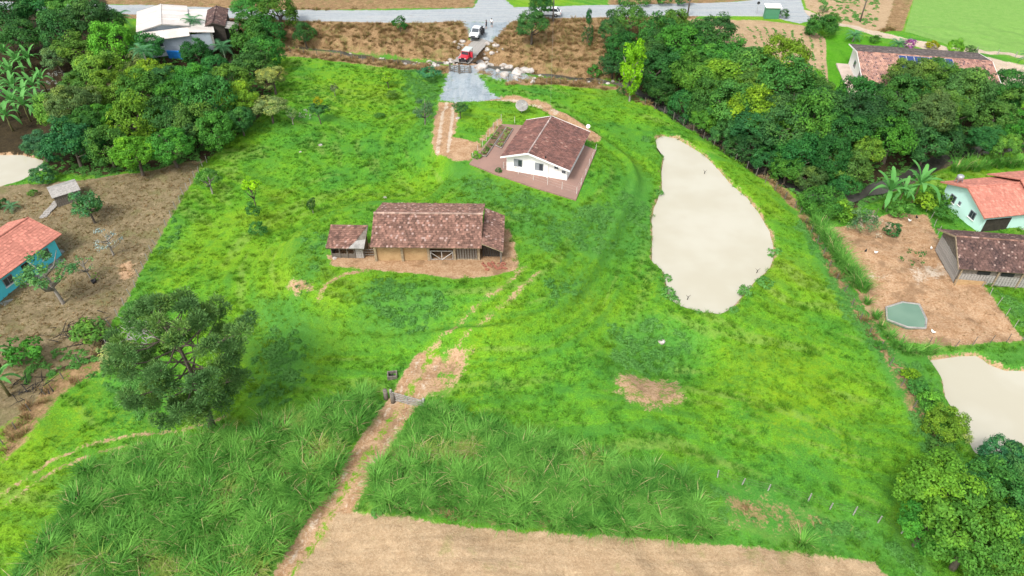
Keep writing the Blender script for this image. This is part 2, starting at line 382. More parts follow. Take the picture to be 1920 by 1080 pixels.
# ------------------------------------------------------------------ terrain, split into the pieces of the setting
xs = np.concatenate([[-4000, -1500, -600, -300, -200], np.arange(-150, 150.01, .42), [200, 300, 600, 1500, 4000]])
ys = [-600, -200, -60, 0, 12, 19]; yv = 22.0; st = .2
while yv < 172: ys.append(yv); yv += st; st = min(.46, st * 1.0035)
ys = np.array(ys + [180, 195, 230, 300, 600, 1500, 5000])
GX, GY = np.meshgrid(xs, ys); GZ = hgt_exact(GX, GY)
core = (np.abs(GX) < 160) & (GY > 15) & (GY < 176)
GZ = np.where(core, GZ, np.where(GY > 150, 1.2, 0.0))
def hgt(x, y):
    i = min(max(int(np.searchsorted(ys, y)) - 1, 0), len(ys) - 2); j = min(max(int(np.searchsorted(xs, x)) - 1, 0), len(xs) - 2)
    fx = (x - xs[j]) / (xs[j + 1] - xs[j]); fy = (y - ys[i]) / (ys[i + 1] - ys[i])
    return (GZ[i, j] * (1 - fx) + GZ[i, j + 1] * fx) * (1 - fy) + (GZ[i + 1, j] * (1 - fx) + GZ[i + 1, j + 1] * fx) * fy
masks = {L: np.zeros(GX.shape) for L in LAYERS}
REG = np.zeros(GX.shape, int)
regions = [('ground', 'sloping green cattle pasture around the barn and pond')]
def paint(layer, pts, width=None, soft=.9, region=None, strength=1.0, world=False):
    W = pts if world else PL(pts)
    ax = np.array(W); pad = (width or 0) + soft + 1
    bb = (GX > ax[:, 0].min() - pad) & (GX < ax[:, 0].max() + pad) & (GY > ax[:, 1].min() - pad) & (GY < ax[:, 1].max() + pad)
    x, y = GX[bb], GY[bb]
    s = poly_sd(x, y, W) if width is None else seg_dist(x, y, W) - width / 2
    m = sstep(soft, -soft, s) * strength
    masks[layer][bb] = np.maximum(masks[layer][bb], m)
    later = LAYERS[LAYERS.index(layer) + 1:]
    if region:
        if isinstance(region, tuple): regions.append(region); rid = len(regions) - 1
        else: rid = region
        r = REG[bb]; r[m > .5] = rid; REG[bb] = r
        return rid
def offset(px_pts, d):
    W = [Vector(p) for p in PL(px_pts)]; out = []
    for i, p in enumerate(W):
        t = (W[min(i + 1, len(W) - 1)] - W[max(i - 1, 0)]).normalized(); out.append((p.x - t.y * d, p.y + t.x * d))
    return out

# weeds and yellow grass
for poly in ([(650, 545), (720, 520), (830, 530), (850, 590), (780, 625), (680, 610)], [(1050, 385), (1130, 380), (1220, 330), (1225, 480), (1130, 500), (1060, 470)],
             [(1140, 610), (1230, 590), (1310, 610), (1320, 660), (1260, 705), (1150, 690)], [(555, 445), (625, 430), (690, 420), (690, 450), (620, 470), (600, 520), (560, 540)],
             [(790, 130), (835, 130), (825, 190), (812, 290), (790, 280), (780, 200)], [(840, 315), (890, 320), (1000, 362), (1070, 385), (960, 395), (860, 385)],
             [(950, 395), (1060, 390), (1080, 500), (1010, 470), (965, 440)], [(1015, 520), (1110, 500), (1110, 560), (1030, 580)], [(1850, 540), (1920, 560), (1960, 640), (1910, 620)],
             [(1690, 660), (1920, 645), (1990, 700), (1880, 690), (1760, 668), (1770, 740), (1830, 860), (1760, 850), (1700, 730)], [(1330, 900), (1420, 905), (1520, 945), (1690, 990), (1760, 1100), (1640, 1050), (1500, 1030), (1340, 1005)],
             [(480, 560), (560, 540), (600, 620), (560, 740), (480, 780), (470, 650)], [(230, 590), (280, 500), (330, 400), (350, 420), (290, 540), (250, 620)], [(740, 175), (800, 100), (830, 120), (800, 200)],
             [(150, 690), (230, 640), (330, 720), (280, 800)]):
    paint('lush', poly, soft=2.5, strength=.8)
for poly in ([(470, 520), (620, 380), (820, 280), (830, 300), (650, 400), (500, 540)], [(580, 110), (800, 150), (700, 220), (560, 200)], [(1350, 660), (1500, 600), (1650, 730), (1600, 850), (1420, 830)], [(820, 600), (960, 560), (900, 760), (860, 760)],
             [(0, 860), (150, 700), (330, 800), (180, 830), (0, 930)], [(1240, 500), (1260, 570), (1330, 600), (1250, 600), (1180, 540)], [(440, 480), (330, 560), (250, 640), (220, 620), (330, 430)]):
    paint('yellow', poly, soft=5, strength=.42)
cane_l = [(45, 1075), (90, 1010), (130, 940), (160, 885), (230, 850), (330, 835), (420, 822), (520, 790), (600, 762), (690, 742), (718, 755), (700, 790), (650, 840), (635, 900), (590, 960), (560, 1000), (520, 1045), (480, 1100), (20, 1110)]
cane_r = [(795, 768), (830, 760), (880, 785), (980, 825), (1080, 846), (1180, 870), (1280, 890), (1312, 920), (1322, 960), (1342, 1008), (1250, 1006), (1100, 996), (960, 990), (830, 972), (708, 958), (700, 905), (735, 850)]
for W in (cane_l, cane_r): paint('lush', W, soft=.8); paint('dry', W, soft=.8, strength=.6)
# dry banks, strips along the fences
paint('dry', [(430, 30), (600, 36), (880, 36), (880, 75), (862, 118), (780, 112), (700, 104), (600, 84), (540, 82), (430, 84)], soft=1.0, region=('dry_bank', 'brown dry grass bank between the road and the creek, left of the bridge'))
paint('dry', [(935, 36), (1150, 28), (1320, 26), (1200, 90), (1170, 120), (1150, 150), (1000, 140), (895, 130), (905, 90), (928, 66)], soft=1.0, region=('dry_bank', 'brown dry grass bank right of the bridge below the road'))
paint('dry', [(-100, 4), (150, 8), (540, 30), (640, 34), (640, 44), (430, 44), (150, 30), (-100, 30)], soft=.8)
paint('dry', [(1140, 14), (1300, 10), (1500, -8), (1500, -40), (1140, -40)], soft=1.0, strength=.8)
paint('dry', [(150, -40), (900, -40), (888, 14), (540, 20), (150, 6)], soft=1.5, region=('dry_verge', 'tawny dry grass verge beyond the road'))
paint('dry', [(1500, 395), (1560, 500), (1620, 600), (1680, 690), (1720, 770), (1775, 860)], width=1.7, soft=1.2, strength=.66)
for W in ([(1515, 425), (1560, 500), (1612, 590), (1650, 650)], [(1660, 655), (1700, 720), (1745, 790), (1775, 845)]): paint('lush', W, width=3.0, soft=1.2)
paint('dry', [(955, 155), (1100, 160), (1160, 165), (1210, 192), (1300, 243), (1400, 313), (1490, 385)], width=1.5, soft=.9)
paint('dry', [(480, 96), (530, 97), (640, 107), (760, 124), (845, 130)], width=3.6, soft=.9)
paint('dry', [(880, 128), (940, 140), (1000, 151), (1100, 156), (1160, 160)], width=3.2, soft=.9)
paint('dry', [(1340, 905), (1420, 915), (1520, 950), (1640, 1000), (1500, 1020), (1350, 1000)], soft=2.5, strength=.52)
paint('dry', [(0, 800), (100, 700), (160, 660), (200, 640), (215, 680), (120, 740), (50, 830), (0, 870)], soft=1.2, strength=.7)
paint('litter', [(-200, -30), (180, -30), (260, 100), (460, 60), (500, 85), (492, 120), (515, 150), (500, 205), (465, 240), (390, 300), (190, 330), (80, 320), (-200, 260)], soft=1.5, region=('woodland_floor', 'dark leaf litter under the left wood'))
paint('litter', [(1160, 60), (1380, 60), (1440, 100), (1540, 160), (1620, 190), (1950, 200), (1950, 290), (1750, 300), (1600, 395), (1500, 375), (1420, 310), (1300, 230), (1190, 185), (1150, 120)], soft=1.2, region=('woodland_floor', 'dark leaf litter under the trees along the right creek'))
paint('yard', [(-250, 375), (60, 345), (180, 335), (250, 325), (382, 300), (362, 340), (330, 392), (290, 462), (240, 560), (205, 612), (200, 655), (100, 695), (60, 760), (-150, 900)], soft=.6, region=('yard', 'brown dead-grass yard beside the turquoise house'))
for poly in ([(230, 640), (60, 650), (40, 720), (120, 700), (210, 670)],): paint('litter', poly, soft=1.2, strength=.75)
# bare soil and tracks
paint('soil', [(220, 495), (250, 490), (252, 520), (225, 525)], soft=.7, strength=.8)
paint('soil', [(822, 190), (864, 192), (856, 235), (850, 255), (902, 268), (945, 228), (935, 220), (900, 260), (905, 278), (880, 302), (850, 300), (814, 290), (810, 268)], soft=.7, region=('dirt_track', 'orange dirt track from the gravel drive to the white house'))
for d in (-.75, .75): paint('pale', offset([(846, 192), (838, 225), (830, 285)], d), width=.5, soft=.45, world=True)
paint('soil', [(925, 188), (965, 188), (1010, 198), (1050, 213), (1080, 232), (1102, 256)], width=3.6, soft=1.0, region=('dirt_track', 'orange dirt path curving behind the white house'))
paint('pale', [(925, 188), (965, 188), (1010, 198), (1045, 210)], width=1.0, soft=.8, strength=.75)
paint('soil', [(615, 478), (700, 480), (900, 480), (930, 460), (945, 425), (956, 428), (970, 480), (972, 503), (932, 516), (850, 522), (780, 512), (700, 506), (622, 498)], soft=.5, region=('barn_apron', 'trodden orange earth along the front of the barn'))
paint('soil', [(-20.2, 60.8), (-1.0, 60), (-1.0, 68), (-15, 68.6), (-15.4, 64), (-20.2, 64)], soft=.4, world=True)
paint('soil', [(690, 506), (640, 516), (610, 535), (598, 560)], width=.5, soft=.5, strength=.9)
low = [(545, 1090), (585, 1025), (635, 945), (690, 850), (735, 785), (762, 748), (785, 705), (805, 675)]
paint('yellow', low, width=2.4, soft=.8, strength=.7)
rid = paint('soil', offset(low, -.9), width=1.25, soft=.5, world=True, region=('dirt_track', 'two-rut dirt track running from the field up through the wooden gate'))
paint('soil', offset(low, .95), width=1.25, soft=.5, world=True, region=rid)
paint('soil', offset(low, 0), width=2.2, soft=1.6, world=True, strength=.6, region=rid)
paint('soil', [(775, 740), (815, 670), (850, 645), (880, 650), (870, 700), (835, 745)], soft=1.2, strength=.66)
up = [(805, 675), (850, 635), (900, 588), (950, 548), (1000, 503)]
for d in (-.85, .9): paint('pale', offset(low, d), width=.5, soft=.7, world=True, strength=.62)
for d in (-.8, .8): paint('soil', offset(up, d), width=.55, soft=.7, world=True, strength=.72)
rut = [(-60, 980), (30, 920), (100, 872), (190, 836), (300, 822), (400, 800), (430, 785)]
rid = paint('soil', offset(rut, .6), width=.35, soft=.55, world=True, strength=.8, region=('dirt_track', 'faint curved cart ruts in the grass left of the cane'))
paint('soil', offset(rut, -.6), width=.35, soft=.55, world=True, strength=.8, region=rid)
paint('soil', [(1142, 708), (1180, 700), (1230, 712), (1275, 710), (1288, 758), (1225, 774), (1165, 748)], soft=1.2, strength=.62, region=('bare_patch', 'patch of bare orange soil in the pasture below the pond'))
paint('soil', [(540, 528), (585, 528), (592, 548), (560, 556), (540, 545)], soft=.8, strength=.7)
paint('soil', [(1548, 425), (1600, 422), (1680, 398), (1738, 402), (1762, 450), (1775, 505), (1830, 515), (1870, 570), (1918, 638), (1790, 650), (1690, 642), (1640, 602), (1600, 540)], soft=.5, region=('chicken_yard', 'bare sandy chicken yard in front of the brown barn'))
paint('pale', [(1700, 500), (1760, 490), (1790, 515), (1720, 530)], soft=2.0, strength=.7)
paint('pale', [(1560, 430), (1620, 500), (1690, 520), (1640, 540)], soft=1.6, strength=.45)
paint('pale', [(1740, 100), (1840, 104), (1940, 128), (1940, 165), (1850, 170), (1790, 150)], soft=.9, region=('yard', 'pale sandy yard beside the house with solar panels'))
paint('pale', [(1505, 22), (1580, 46), (1640, 61), (1700, 77), (1780, 95), (1860, 96), (1990, 118)], width=3.0, soft=.7, region=('lane', 'pale lane past the house with solar panels'))
paint('crop', [(636, 958), (700, 962), (800, 976), (960, 996), (1150, 1006), (1330, 1021), (1500, 1036), (1640, 1056), (1730, 1140), (500, 1140), (590, 1030)], soft=.6, region=('ploughed_field', 'bare tan ploughed field at the bottom of the picture'))
paint('crop', [(1290, 36), (1430, 38), (1505, 48), (1548, 72), (1560, 172), (1540, 172), (1490, 130), (1400, 90), (1290, 60)], soft=.8, region=('vegetable_field', 'tan planted field between the road and the lawn'))
paint('crop', [(1500, -40), (1690, -40), (1660, 52), (1640, 58), (1560, 40), (1512, 15)], soft=.8, region=('stubble_field', 'pale stubble field behind the lane'))
paint('dry', [(1690, -40), (1725, -40), (1692, 58), (1640, 60)], soft=.7)
paint('meadow', [(1725, -40), (2300, -40), (2300, 170), (1990, 112), (1780, 86), (1696, 60)], soft=.4, region=('green_field', 'even green field in the upper right corner'))
paint('lawn', [(1547, 70), (1600, 62), (1660, 82), (1745, 99), (1730, 130), (1640, 170), (1556, 178)], soft=.3, region=('lawn', 'mown bright green lawn around the house with solar panels'))
paint('gravel', [(868, 40), (960, 38), (938, 62), (920, 80), (884, 76)], soft=1.1, region=('gravel_drive', 'grey gravel apron between the road and the bridge'))
paint('gravel', [(846, 122), (890, 122), (905, 155), (922, 176), (940, 184), (905, 192), (845, 190), (824, 190), (834, 160)], soft=1.2, region=('gravel_drive', 'blue-grey gravel drive below the bridge'))
rid = paint('road', [(-700, -24), (-150, -2), (150, 8), (300, 10), (540, 19), (750, 19), (900, 15), (1010, 13), (1150, 9), (1290, 6), (1380, 3), (1500, -9), (1508, 20), (1525, 38), (1500, 44), (1440, 31), (1330, 30), (1200, 32), (1010, 34), (940, 42), (870, 40),
               (750, 43), (600, 40), (480, 36), (300, 30), (150, 22), (-150, 14), (-700, -8)], soft=.5, region=('road', 'pale grey country road across the top of the picture'))
paint('road', [(886, 18), (905, -15), (930, -15), (965, 14)], soft=.5, region=rid)
paint('bed', creek_line, width=3.0, soft=1.0, world=True, region=('creek_bed', 'stony bed of the creek'))
paint('soil', [(848, 122), (866, 84), (886, 70), (920, 76), (912, 110), (896, 134)], soft=.8)
paint('gravel', [(892, 122), (930, 122), (970, 134), (1000, 148), (960, 152), (915, 146)], soft=1.4, strength=.62)
for W in (pond1, pond2, pond3): paint('soil', W, width=.8, soft=.5, world=True, strength=.75)

GZ = GZ + masks['crop'] * (  .02 * np.sin(GY * 6.6 + 2.5 * fbm(GX * .15, GY * .15)) + .05 * (fbm(GX * 1.7, GY * 1.7) - .5)) * (np.abs(GX) < 150) - .05 * masks['soil'] - .04 * masks['pale']
_d = seg_dist(GX, GY, knoll); _al = GX * .6 - GY * .8
_fl = sstep(26, 18, _d) * sstep(6.5, 8.5, _d)
_wx, _wy = fbm(GX * .06, GY * .06, 2) * 14, fbm(GX * .06 + 40, GY * .06, 2) * 14
_st = fbm(_d * 1.15 + _wx * .35, _al * .10 + _wy * .1, 4) * _fl + fbm((GX * .45 + GY * .89 + _wx) * .95, (GX * .89 - GY * .45 + _wy) * .13, 4) * (1 - _fl)
STREAK = _st
def ground_mesh():
    ny, nx = GX.shape
    V = np.stack([GX, GY, GZ], -1).reshape(-1, 3)
    i = np.arange((ny - 1) * nx).reshape(ny - 1, nx)[:, :-1].ravel()
    F = np.stack([i, i + 1, i + nx + 1, i + nx], -1)
    fr = REG.reshape(-1)[F]; fr = np.where((fr[:, 0] == fr[:, 1]) | (fr[:, 0] == fr[:, 2]), fr[:, 0], fr[:, 3])
    for rid, (name, label) in enumerate(regions):
        f = F[fr == rid]
        if not len(f): continue
        used, inv = np.unique(f, return_inverse=True); f = inv.reshape(-1, 4); v = V[used]
        me = bpy.data.meshes.new(name); me.vertices.add(len(v)); me.vertices.foreach_set('co', v.ravel())
        me.loops.add(f.size); me.loops.foreach_set('vertex_index', f.ravel().astype(np.int32))
        me.polygons.add(len(f)); me.polygons.foreach_set('loop_start', np.arange(0, f.size, 4, dtype=np.int32))
        me.update(calc_edges=True)
        me.polygons.foreach_set('use_smooth', np.ones(len(f), bool))
        for L in LAYERS:
            a = me.attributes.new(L, 'FLOAT', 'POINT'); a.data.foreach_set('value', masks[L].reshape(-1)[used].astype(np.float32))
        a = me.attributes.new('streak', 'FLOAT', 'POINT'); a.data.foreach_set('value', STREAK.reshape(-1)[used].astype(np.float32))
        me.materials.append(M['ground'])
        tag(ob(name, me), label, name.replace('_', ' '), None, 'structure')
ground_mesh()
_iy = lambda y: np.clip(np.searchsorted(ys, y), 0, len(ys) - 1); _ix = lambda x: np.clip(np.searchsorted(xs, x), 0, len(xs) - 1)
def mask_at(L, x, y): return masks[L][_iy(y), _ix(x)]

def flat_poly(name, pts, z, mat, label, grow=.35):
    c = Vector((sum(p[0] for p in pts) / len(pts), sum(p[1] for p in pts) / len(pts)))
    vs = [(*(Vector(p) + (Vector(p) - c).normalized() * grow), z) for p in pts]
    me = bpy.data.meshes.new(name); me.from_pydata(vs, [], [tuple(range(len(vs)))]); me.materials.append(M[mat]); me.update()
    if me.polygons[0].normal.z < 0: me.flip_normals()
    return tag(ob(name, me), label, name.replace('_', ' '), None, 'structure')
flat_poly('pond', pond1, POND_Z, 'water', 'large muddy cream-coloured pond in the middle of the pasture')
flat_poly('pond', pond2, POND2_Z, 'water', 'muddy pond at the right edge below the chicken yard')
flat_poly('pond', pond3, POND3_Z, 'water', 'muddy pond at the left edge under the wood')
cv = []; n_ = len(creek_line)
dense = []
for a, b in zip(creek_line[:-1], creek_line[1:]):
    for k in range(4): dense.append(Vector(a).lerp(Vector(b), k / 4))
for i, p in enumerate(dense):
    t = (dense[min(i + 1, len(dense) - 1)] - dense[max(i - 1, 0)]).normalized(); wd = 1.0 + .5 * math.sin(i * 1.7)
    cv += [(p.x - t.y * wd, p.y + t.x * wd, CREEK_Z), (p.x + t.y * wd, p.y - t.x * wd, CREEK_Z)]
me = bpy.data.meshes.new('creek'); me.from_pydata(cv, [], [(2 * i, 2 * i + 1, 2 * i + 3, 2 * i + 2) for i in range(len(dense) - 1)]); me.materials.append(M['creekwater'])
tag(ob('creek', me), 'shallow rocky creek running under the plank bridge', 'creek', None, 'structure')

# ------------------------------------------------------------------ buildings
def tiles(name, A, B, C, D, tw, th, mat, parent, lift=.03, jitter=.012, label=None):
    """tile field on a roof slope: A-B along the eave, D-C along the ridge (A below D)"""
    A, B, C, D = map(Vector, (A, B, C, D)); n = (B - A).cross(D - A).normalized()
    if n.z < 0: n = -n
    nc = max(1, round((B - A).length / tw)); nr = max(1, round((D - A).length / th))
    mb = MB(); rnd = random.Random(hash(name) % 99 + nc)
    pt = lambda s, t: A.lerp(B, s).lerp(D.lerp(C, s), t)
    for r in range(nr):
        off = .5 * (r % 2)
        for c in range(nc + (1 if off else 0)):
            s0 = max(0, (c - off) / nc); s1 = min(1, (c + 1 - off) / nc)
            if s1 - s0 < 1e-4: continue
            g = (s1 - s0) * .03; t0 = r / nr; t1 = min(1, (r + 1.12) / nr)
            j = rnd.uniform(-jitter, jitter); l = lift + j
            p = [pt(s0 + g, t0) + n * l, pt(s1 - g, t0) + n * (l + rnd.uniform(-jitter, jitter)), pt(s1 - g, t1) + n * .004, pt(s0 + g, t1) + n * .004, pt(s0 + g, t0), pt(s1 - g, t0)]
            mb.add(p, [(0, 1, 2, 3), (4, 5, 1, 0), (4, 0, 3), (1, 5, 2)])
    me = mb.mesh(name, mat, fix=False); o = ob(name, me, parent); o['kind'] = 'stuff'; return o
def slab(mb, A, B, C, D, t=.1):
    A, B, C, D = map(Vector, (A, B, C, D)); n = (B - A).cross(D - A).normalized()
    if n.z < 0: n = -n
    mb.prism([A - n * .006, B - n * .006, C - n * .006, D - n * .006], -n * t)
def ridge_caps(name, A, B, mat, parent, r=.11, L=.4):
    A, B = Vector(A), Vector(B); n = max(1, round((B - A).length / L)); mb = MB()
    for i in range(n):
        p, q = A.lerp(B, i / n), A.lerp(B, (i + 1.1) / n); mb.tube([p, q], [r, r * .85], 6)
    o = mb.build(name, mat, parent); o['kind'] = 'stuff'; return o
def gable(name, label, cat, x, y, ang, L, a, b, za, zb, zr, o, wall, tile, tw, th, trim='white', z=None, og=None, caps=None, walls=True, tile_b=None):
    """ridge along local X at v=0; eaves at v=+a (height za) and v=-b (height zb)"""
    og = o if og is None else og
    z = float(hgt(x, y)) if z is None else z
    root = thing(name, label, cat, (x, y, z), ang); h = L / 2
    mb = MB(); slab(mb, (-h, a, za), (h, a, za), (h, 0, zr), (-h, 0, zr)); slab(mb, (-h, -b, zb), (h, -b, zb), (h, 0, zr), (-h, 0, zr))
    roof = mb.build('roof', trim, root)
    tiles('roof_tiles', (-h, a, za), (h, a, za), (h, 0, zr), (-h, 0, zr), tw, th, tile, roof)
    tiles('roof_tiles', (-h, -b, zb), (h, -b, zb), (h, 0, zr), (-h, 0, zr), tw, th, tile_b or tile, roof)
    ridge_caps('ridge_tiles', (-h, 0, zr + .03), (h, 0, zr + .03), caps or tile, roof)
    za2 = zr + (za - zr) * (a - o) / a - .12; zb2 = zr + (zb - zr) * (b - o) / b - .12; u = h - og; T = .16
    if walls:
        for s in (-1, 1):
            MB().prism([(s * u, -b + o, -.6), (s * u, a - o, -.6), (s * u, a - o, za2), (s * u, 0, zr - .13), (s * u, -b + o, zb2)], (-s * T, 0, 0)).build('wall', wall, root)
        MB().box((0, a - o - T / 2 - .002, za2 / 2 - .3), (2 * u - 2 * T - .004, T, za2 + .6)).build('wall', wall, root)
        MB().box((0, -b + o + T / 2 + .002, zb2 / 2 - .3), (2 * u - 2 * T - .004, T, zb2 + .6)).build('wall', wall, root)
    for s in (-1, 1):   # barge boards
        m2 = MB(); m2.prism([(s * (h + .004), a, za - .16), (s * (h + .004), a, za + .05), (s * (h + .004), 0, zr + .06), (s * (h + .004), -b, zb + .05), (s * (h + .004), -b, zb - .16), (s * (h + .004), 0, zr - .16)], (s * .05, 0, 0)); m2.build('barge_board', trim, root)
    return root, u
def window(root, c, w, h, axis, out, frame='frame', shutter=True):
    """axis 'u': on a wall facing local +-X; 'v': facing local +-Y; out=+-1"""
    c = Vector(c); n = Vector((out, 0, 0)) if axis == 'u' else Vector((0, out, 0)); s = Vector((0, 1, 0)) if axis == 'u' else Vector((1, 0, 0))
    sz = lambda ww, dd, hh: (dd, ww, hh) if axis == 'u' else (ww, dd, hh)
    mb = MB(); c = c + n * .01
    for e in (-1, 1):
        mb.box(c + s * e * (w / 2 - .03), sz(.07, .1, h)); mb.box(c + Vector((0, 0, e * (h / 2 - .03))), sz(w - .14, .1, .07))
    mb.box(c, sz(.05, .08, h - .14))
    win = mb.build('window', frame, root)
    MB().box(c, sz(w - .12, .04, h - .12)).build('pane', 'glass', win)
    MB().box(c + Vector((0, 0, -h / 2 - .05)) + n * .05, sz(w + .16, .16, .07)).build('sill', 'white', win)
    if shutter: MB().box(c - s * (w / 4) + n * .075, sz(w / 2 - .02, .03, h - .04)).build('shutter', frame, win)
    return win
def door(root, c, w, h, axis, out, mat='darkwood'):
    c = Vector(c); n = Vector((out, 0, 0)) if axis == 'u' else Vector((0, out, 0))
    d = MB().box(c + n * .02, (.08, w, h) if axis == 'u' else (w, .08, h)).build('door', mat, root)
    s = Vector((0, 1, 0)) if axis == 'u' else Vector((1, 0, 0))
    MB().box(c + n * .08 + s * w * .36, (.06, .06, .12)).build('handle', 'steel', d)
def planks(root, p0, p1, h, z0, mat, pw=.22, gap=.02, name='plank', thick=.04):
    p0, p1 = Vector(p0), Vector(p1); L = (p1 - p0).length; n = max(1, round(L / pw)); d = (p1 - p0).normalized(); a = math.atan2(d.y, d.x)
    me = MB().box((0, 0, 0), (pw - gap, thick, h)).mesh(name, mat)
    for i in range(n):
        q = p0.lerp(p1, (i + .5) / n); ob(name, me, root, (q.x, q.y, z0 + h / 2 + random.uniform(-.05, .02)), (0, random.uniform(-.02, .02), a))

# --- white house on its patio
hc = Vector((3.75, 83.4)); HZ = 3.0
pat = PL([(884, 305), (918, 262), (942, 228), (985, 226), (1040, 215), (1112, 268), (1120, 283), (1080, 374), (1000, 350), (930, 326)])
patio_pts = [tuple(Vector(PZ(*p, HZ + .25))) for p in [(880, 306), (940, 232), (1010, 236), (1118, 281), (1080, 374), (1000, 350), (930, 326)]]
patio = tag(MB().prism([(*p, HZ - .7) for p in patio_pts], (0, 0, .92)).build('patio', 'patio'), 'red-brown concrete patio around the white house', 'patio', None, 'structure')
HZ += .23
house, u = gable('house', 'white house with mossy brown tiled roof on a concrete patio', 'house', hc.x, hc.y, R_(-108.5), 11.0, 5.6, 3.7, 1.95, 2.3, 3.45, .55, 'white', 'housetile', .24, .36, z=HZ, og=.85, caps=M['pinkcap'])
for v, z in ((-1.55, 1.35), (1.3, 1.3)): window(house, (u, v, z), 1.15, 1.05, 'u', 1)
window(house, (u, 3.6, 1.6), .55, .35, 'u', 1, shutter=False); window(house, (u, 4.6, 1.15), .5, .4, 'u', 1, shutter=False)
MB().box((u + .06, 2.45, 1.05), (.22, .22, 2.1)).build('pillar', 'white', house)
window(house, (1, -3.15, 1.4), 1.2, 1.0, 'v', -1); door(house, (-2, -3.15, 1.05), .9, 2.1, 'v', -1)
window(house, (-2, 5.05, 1.2), 1.0, .8, 'v', 1)
MB().tube([(u + .3, 2.2, 2.5), (u + .3, 2.2, 3.15)], .11, 8).build('chimney_pipe', 'black', house)

# --- old barn
barn = thing('barn', 'old ochre-walled barn under a long reddish tiled roof', 'barn', (-9.2, 63.4, float(hgt(-9.2, 62))), R_(-1))
h = 6.0; mb = MB(); EF, EB, ER = 2.45, 2.6, 4.35; fv, bv = -3.75, 4.7
slab(mb, (-h, fv, EF), (h, fv, EF), (h, 0, ER), (-h, 0, ER)); slab(mb, (-h, bv, EB), (h, bv, EB), (h, 0, ER), (-h, 0, ER)); roof = mb.build('roof', 'oldpost', barn)
tiles('roof_tiles', (-h, fv, EF), (h, fv, EF), (h, 0, ER), (-h, 0, ER), .22, .27, 'barntile', roof, .06, .025)
tiles('roof_tiles', (-h, bv, EB), (h, bv, EB), (h, 0, ER), (-h, 0, ER), .22, .27, 'barntile', roof, .06, .025)
ridge_caps('ridge_tiles', (-h, 0, ER + .03), (h, 0, ER + .03), pm('lichen_ridge_tile', (.42, .29, .23), .9, .5, 2, .3, island=.3), roof, .13)
wv = fv + 1.0; posts = (-5.75, -2.8, .1, 2.95, 5.6)
for q in posts: MB().box((q, wv - .06, .85), (.26, .3, 2.7)).build('pillar', 'oldpost', barn)
for a_, b_ in ((posts[0], posts[1]), (posts[1], posts[2])):
    MB().box(((a_ + b_) / 2, wv + .05, .85), (b_ - a_ - .27, .16, 2.7)).build('wall', 'plaster', barn)
for s in (-1, 1): MB().prism([(s * 5.7, wv + .1, -.5), (s * 5.7, bv - .8, -.5), (s * 5.7, bv - .8, EB + .1), (s * 5.7, 0, ER - .15), (s * 5.7, wv + .1, EF + .2)], (-s * .15, 0, 0)).build('wall', 'plaster', barn)
MB().box((0, bv - .9, .8), (11.1, .15, 2.9)).build('wall', 'plaster', barn)
MB().box((0, wv - .02, 2.28), (11.6, .2, .16)).build('beam', 'wood', barn)
g = MB(); x0, x1 = posts[2] + .16, posts[3] - .16
for z in (.15, 1.3): g.box(((x0 + x1) / 2, wv, z), (x1 - x0, .07, .12))
for x in (x0 + .05, (x0 + x1) / 2, x1 - .05): g.box((x, wv - .075, .75), (.1, .06, 1.25))
for xa, xb in ((x0, (x0 + x1) / 2), (x1, (x0 + x1) / 2)):
    d = Vector((xb - xa, 0, 1.1)); g.tube([(xa, wv - .13, 1.25), (xb, wv - .13, .2)], .05, 4)
g.build('gate', 'palewood', barn)
planks(barn, (posts[3] + .2, wv), (posts[4] - .15, wv), 1.5, .25, 'wood', .3, .09)
MB().box(((posts[3] + posts[4]) / 2, wv - .06, .05), (2.3, .1, .5)).build('plinth', 'oldpost', barn)
mb = MB(); slab(mb, (6.05, fv + .1, 3.0), (8.3, fv + .1, 1.95), (8.3, bv - 1.4, 1.95), (6.05, bv - 1.4, 3.0)); lr = mb.build('lean_to_roof', 'oldpost', barn)
tiles('roof_tiles', (8.3, fv + .1, 1.95), (8.3, bv - 1.4, 1.95), (6.05, bv - 1.4, 3.0), (6.05, fv + .1, 3.0), .22, .27, 'barntile', lr, .06, .025)
for x, y in ((8.05, fv + .4), (8.05, bv - 1.6), (8.05, -.2)): MB().box((x, y, .6), (.16, .16, 2.6)).build('post', 'wood', barn)
planks(barn, (5.95, wv + .6), (8.0, wv + .6), 1.8, 0, 'darkwood', .25, .03)
planks(barn, (8.1, wv + .5), (8.1, bv - 1.6), 1.5, 0, 'wood', .3, .05)

# --- small shed left of the barn
shed = thing('shed', 'small plank shed with one tiled roof slope left of the old barn', 'shed', (-18.2, 62.3, float(hgt(-18.2, 61.6))), R_(-2))
mb = MB(); slab(mb, (-2.1, -1.7, 1.75), (2.1, -1.7, 1.75), (2.1, 1.4, 2.75), (-2.1, 1.4, 2.75)); sr = mb.build('roof', 'wood', shed)
tiles('roof_tiles', (-2.1, -1.7, 1.75), (.55, -1.7, 1.75), (2.1, 1.4, 2.75), (-2.1, 1.4, 2.75), .22, .27, 'barntile', sr, .06, .025)
mb = MB(); mb.prism([(.4, -1.73, 1.79), (2.13, -1.73, 1.79), (2.13, -.55, 2.17), (1.1, -.75, 2.11)], (0, 0, .05)); mb.build('sheet_patch', 'concrete', shed)
planks(shed, (-1.75, -1.05), (.75, -1.05), .75, -.15, 'wood', .2, .02); planks(shed, (.9, -1.05), (1.75, -1.05), 1.85, -.15, 'palewood', .21, .02)
planks(shed, (-1.75, 1.2), (1.75, 1.2), 2.6, -.15, 'darkwood', .25, .0); planks(shed, (-1.8, -1.05), (-1.8, 1.2), 1.9, -.15, 'wood', .25, .01); planks(shed, (1.8, -1.05), (1.8, 1.2), 1.9, -.15, 'wood', .25, .01)
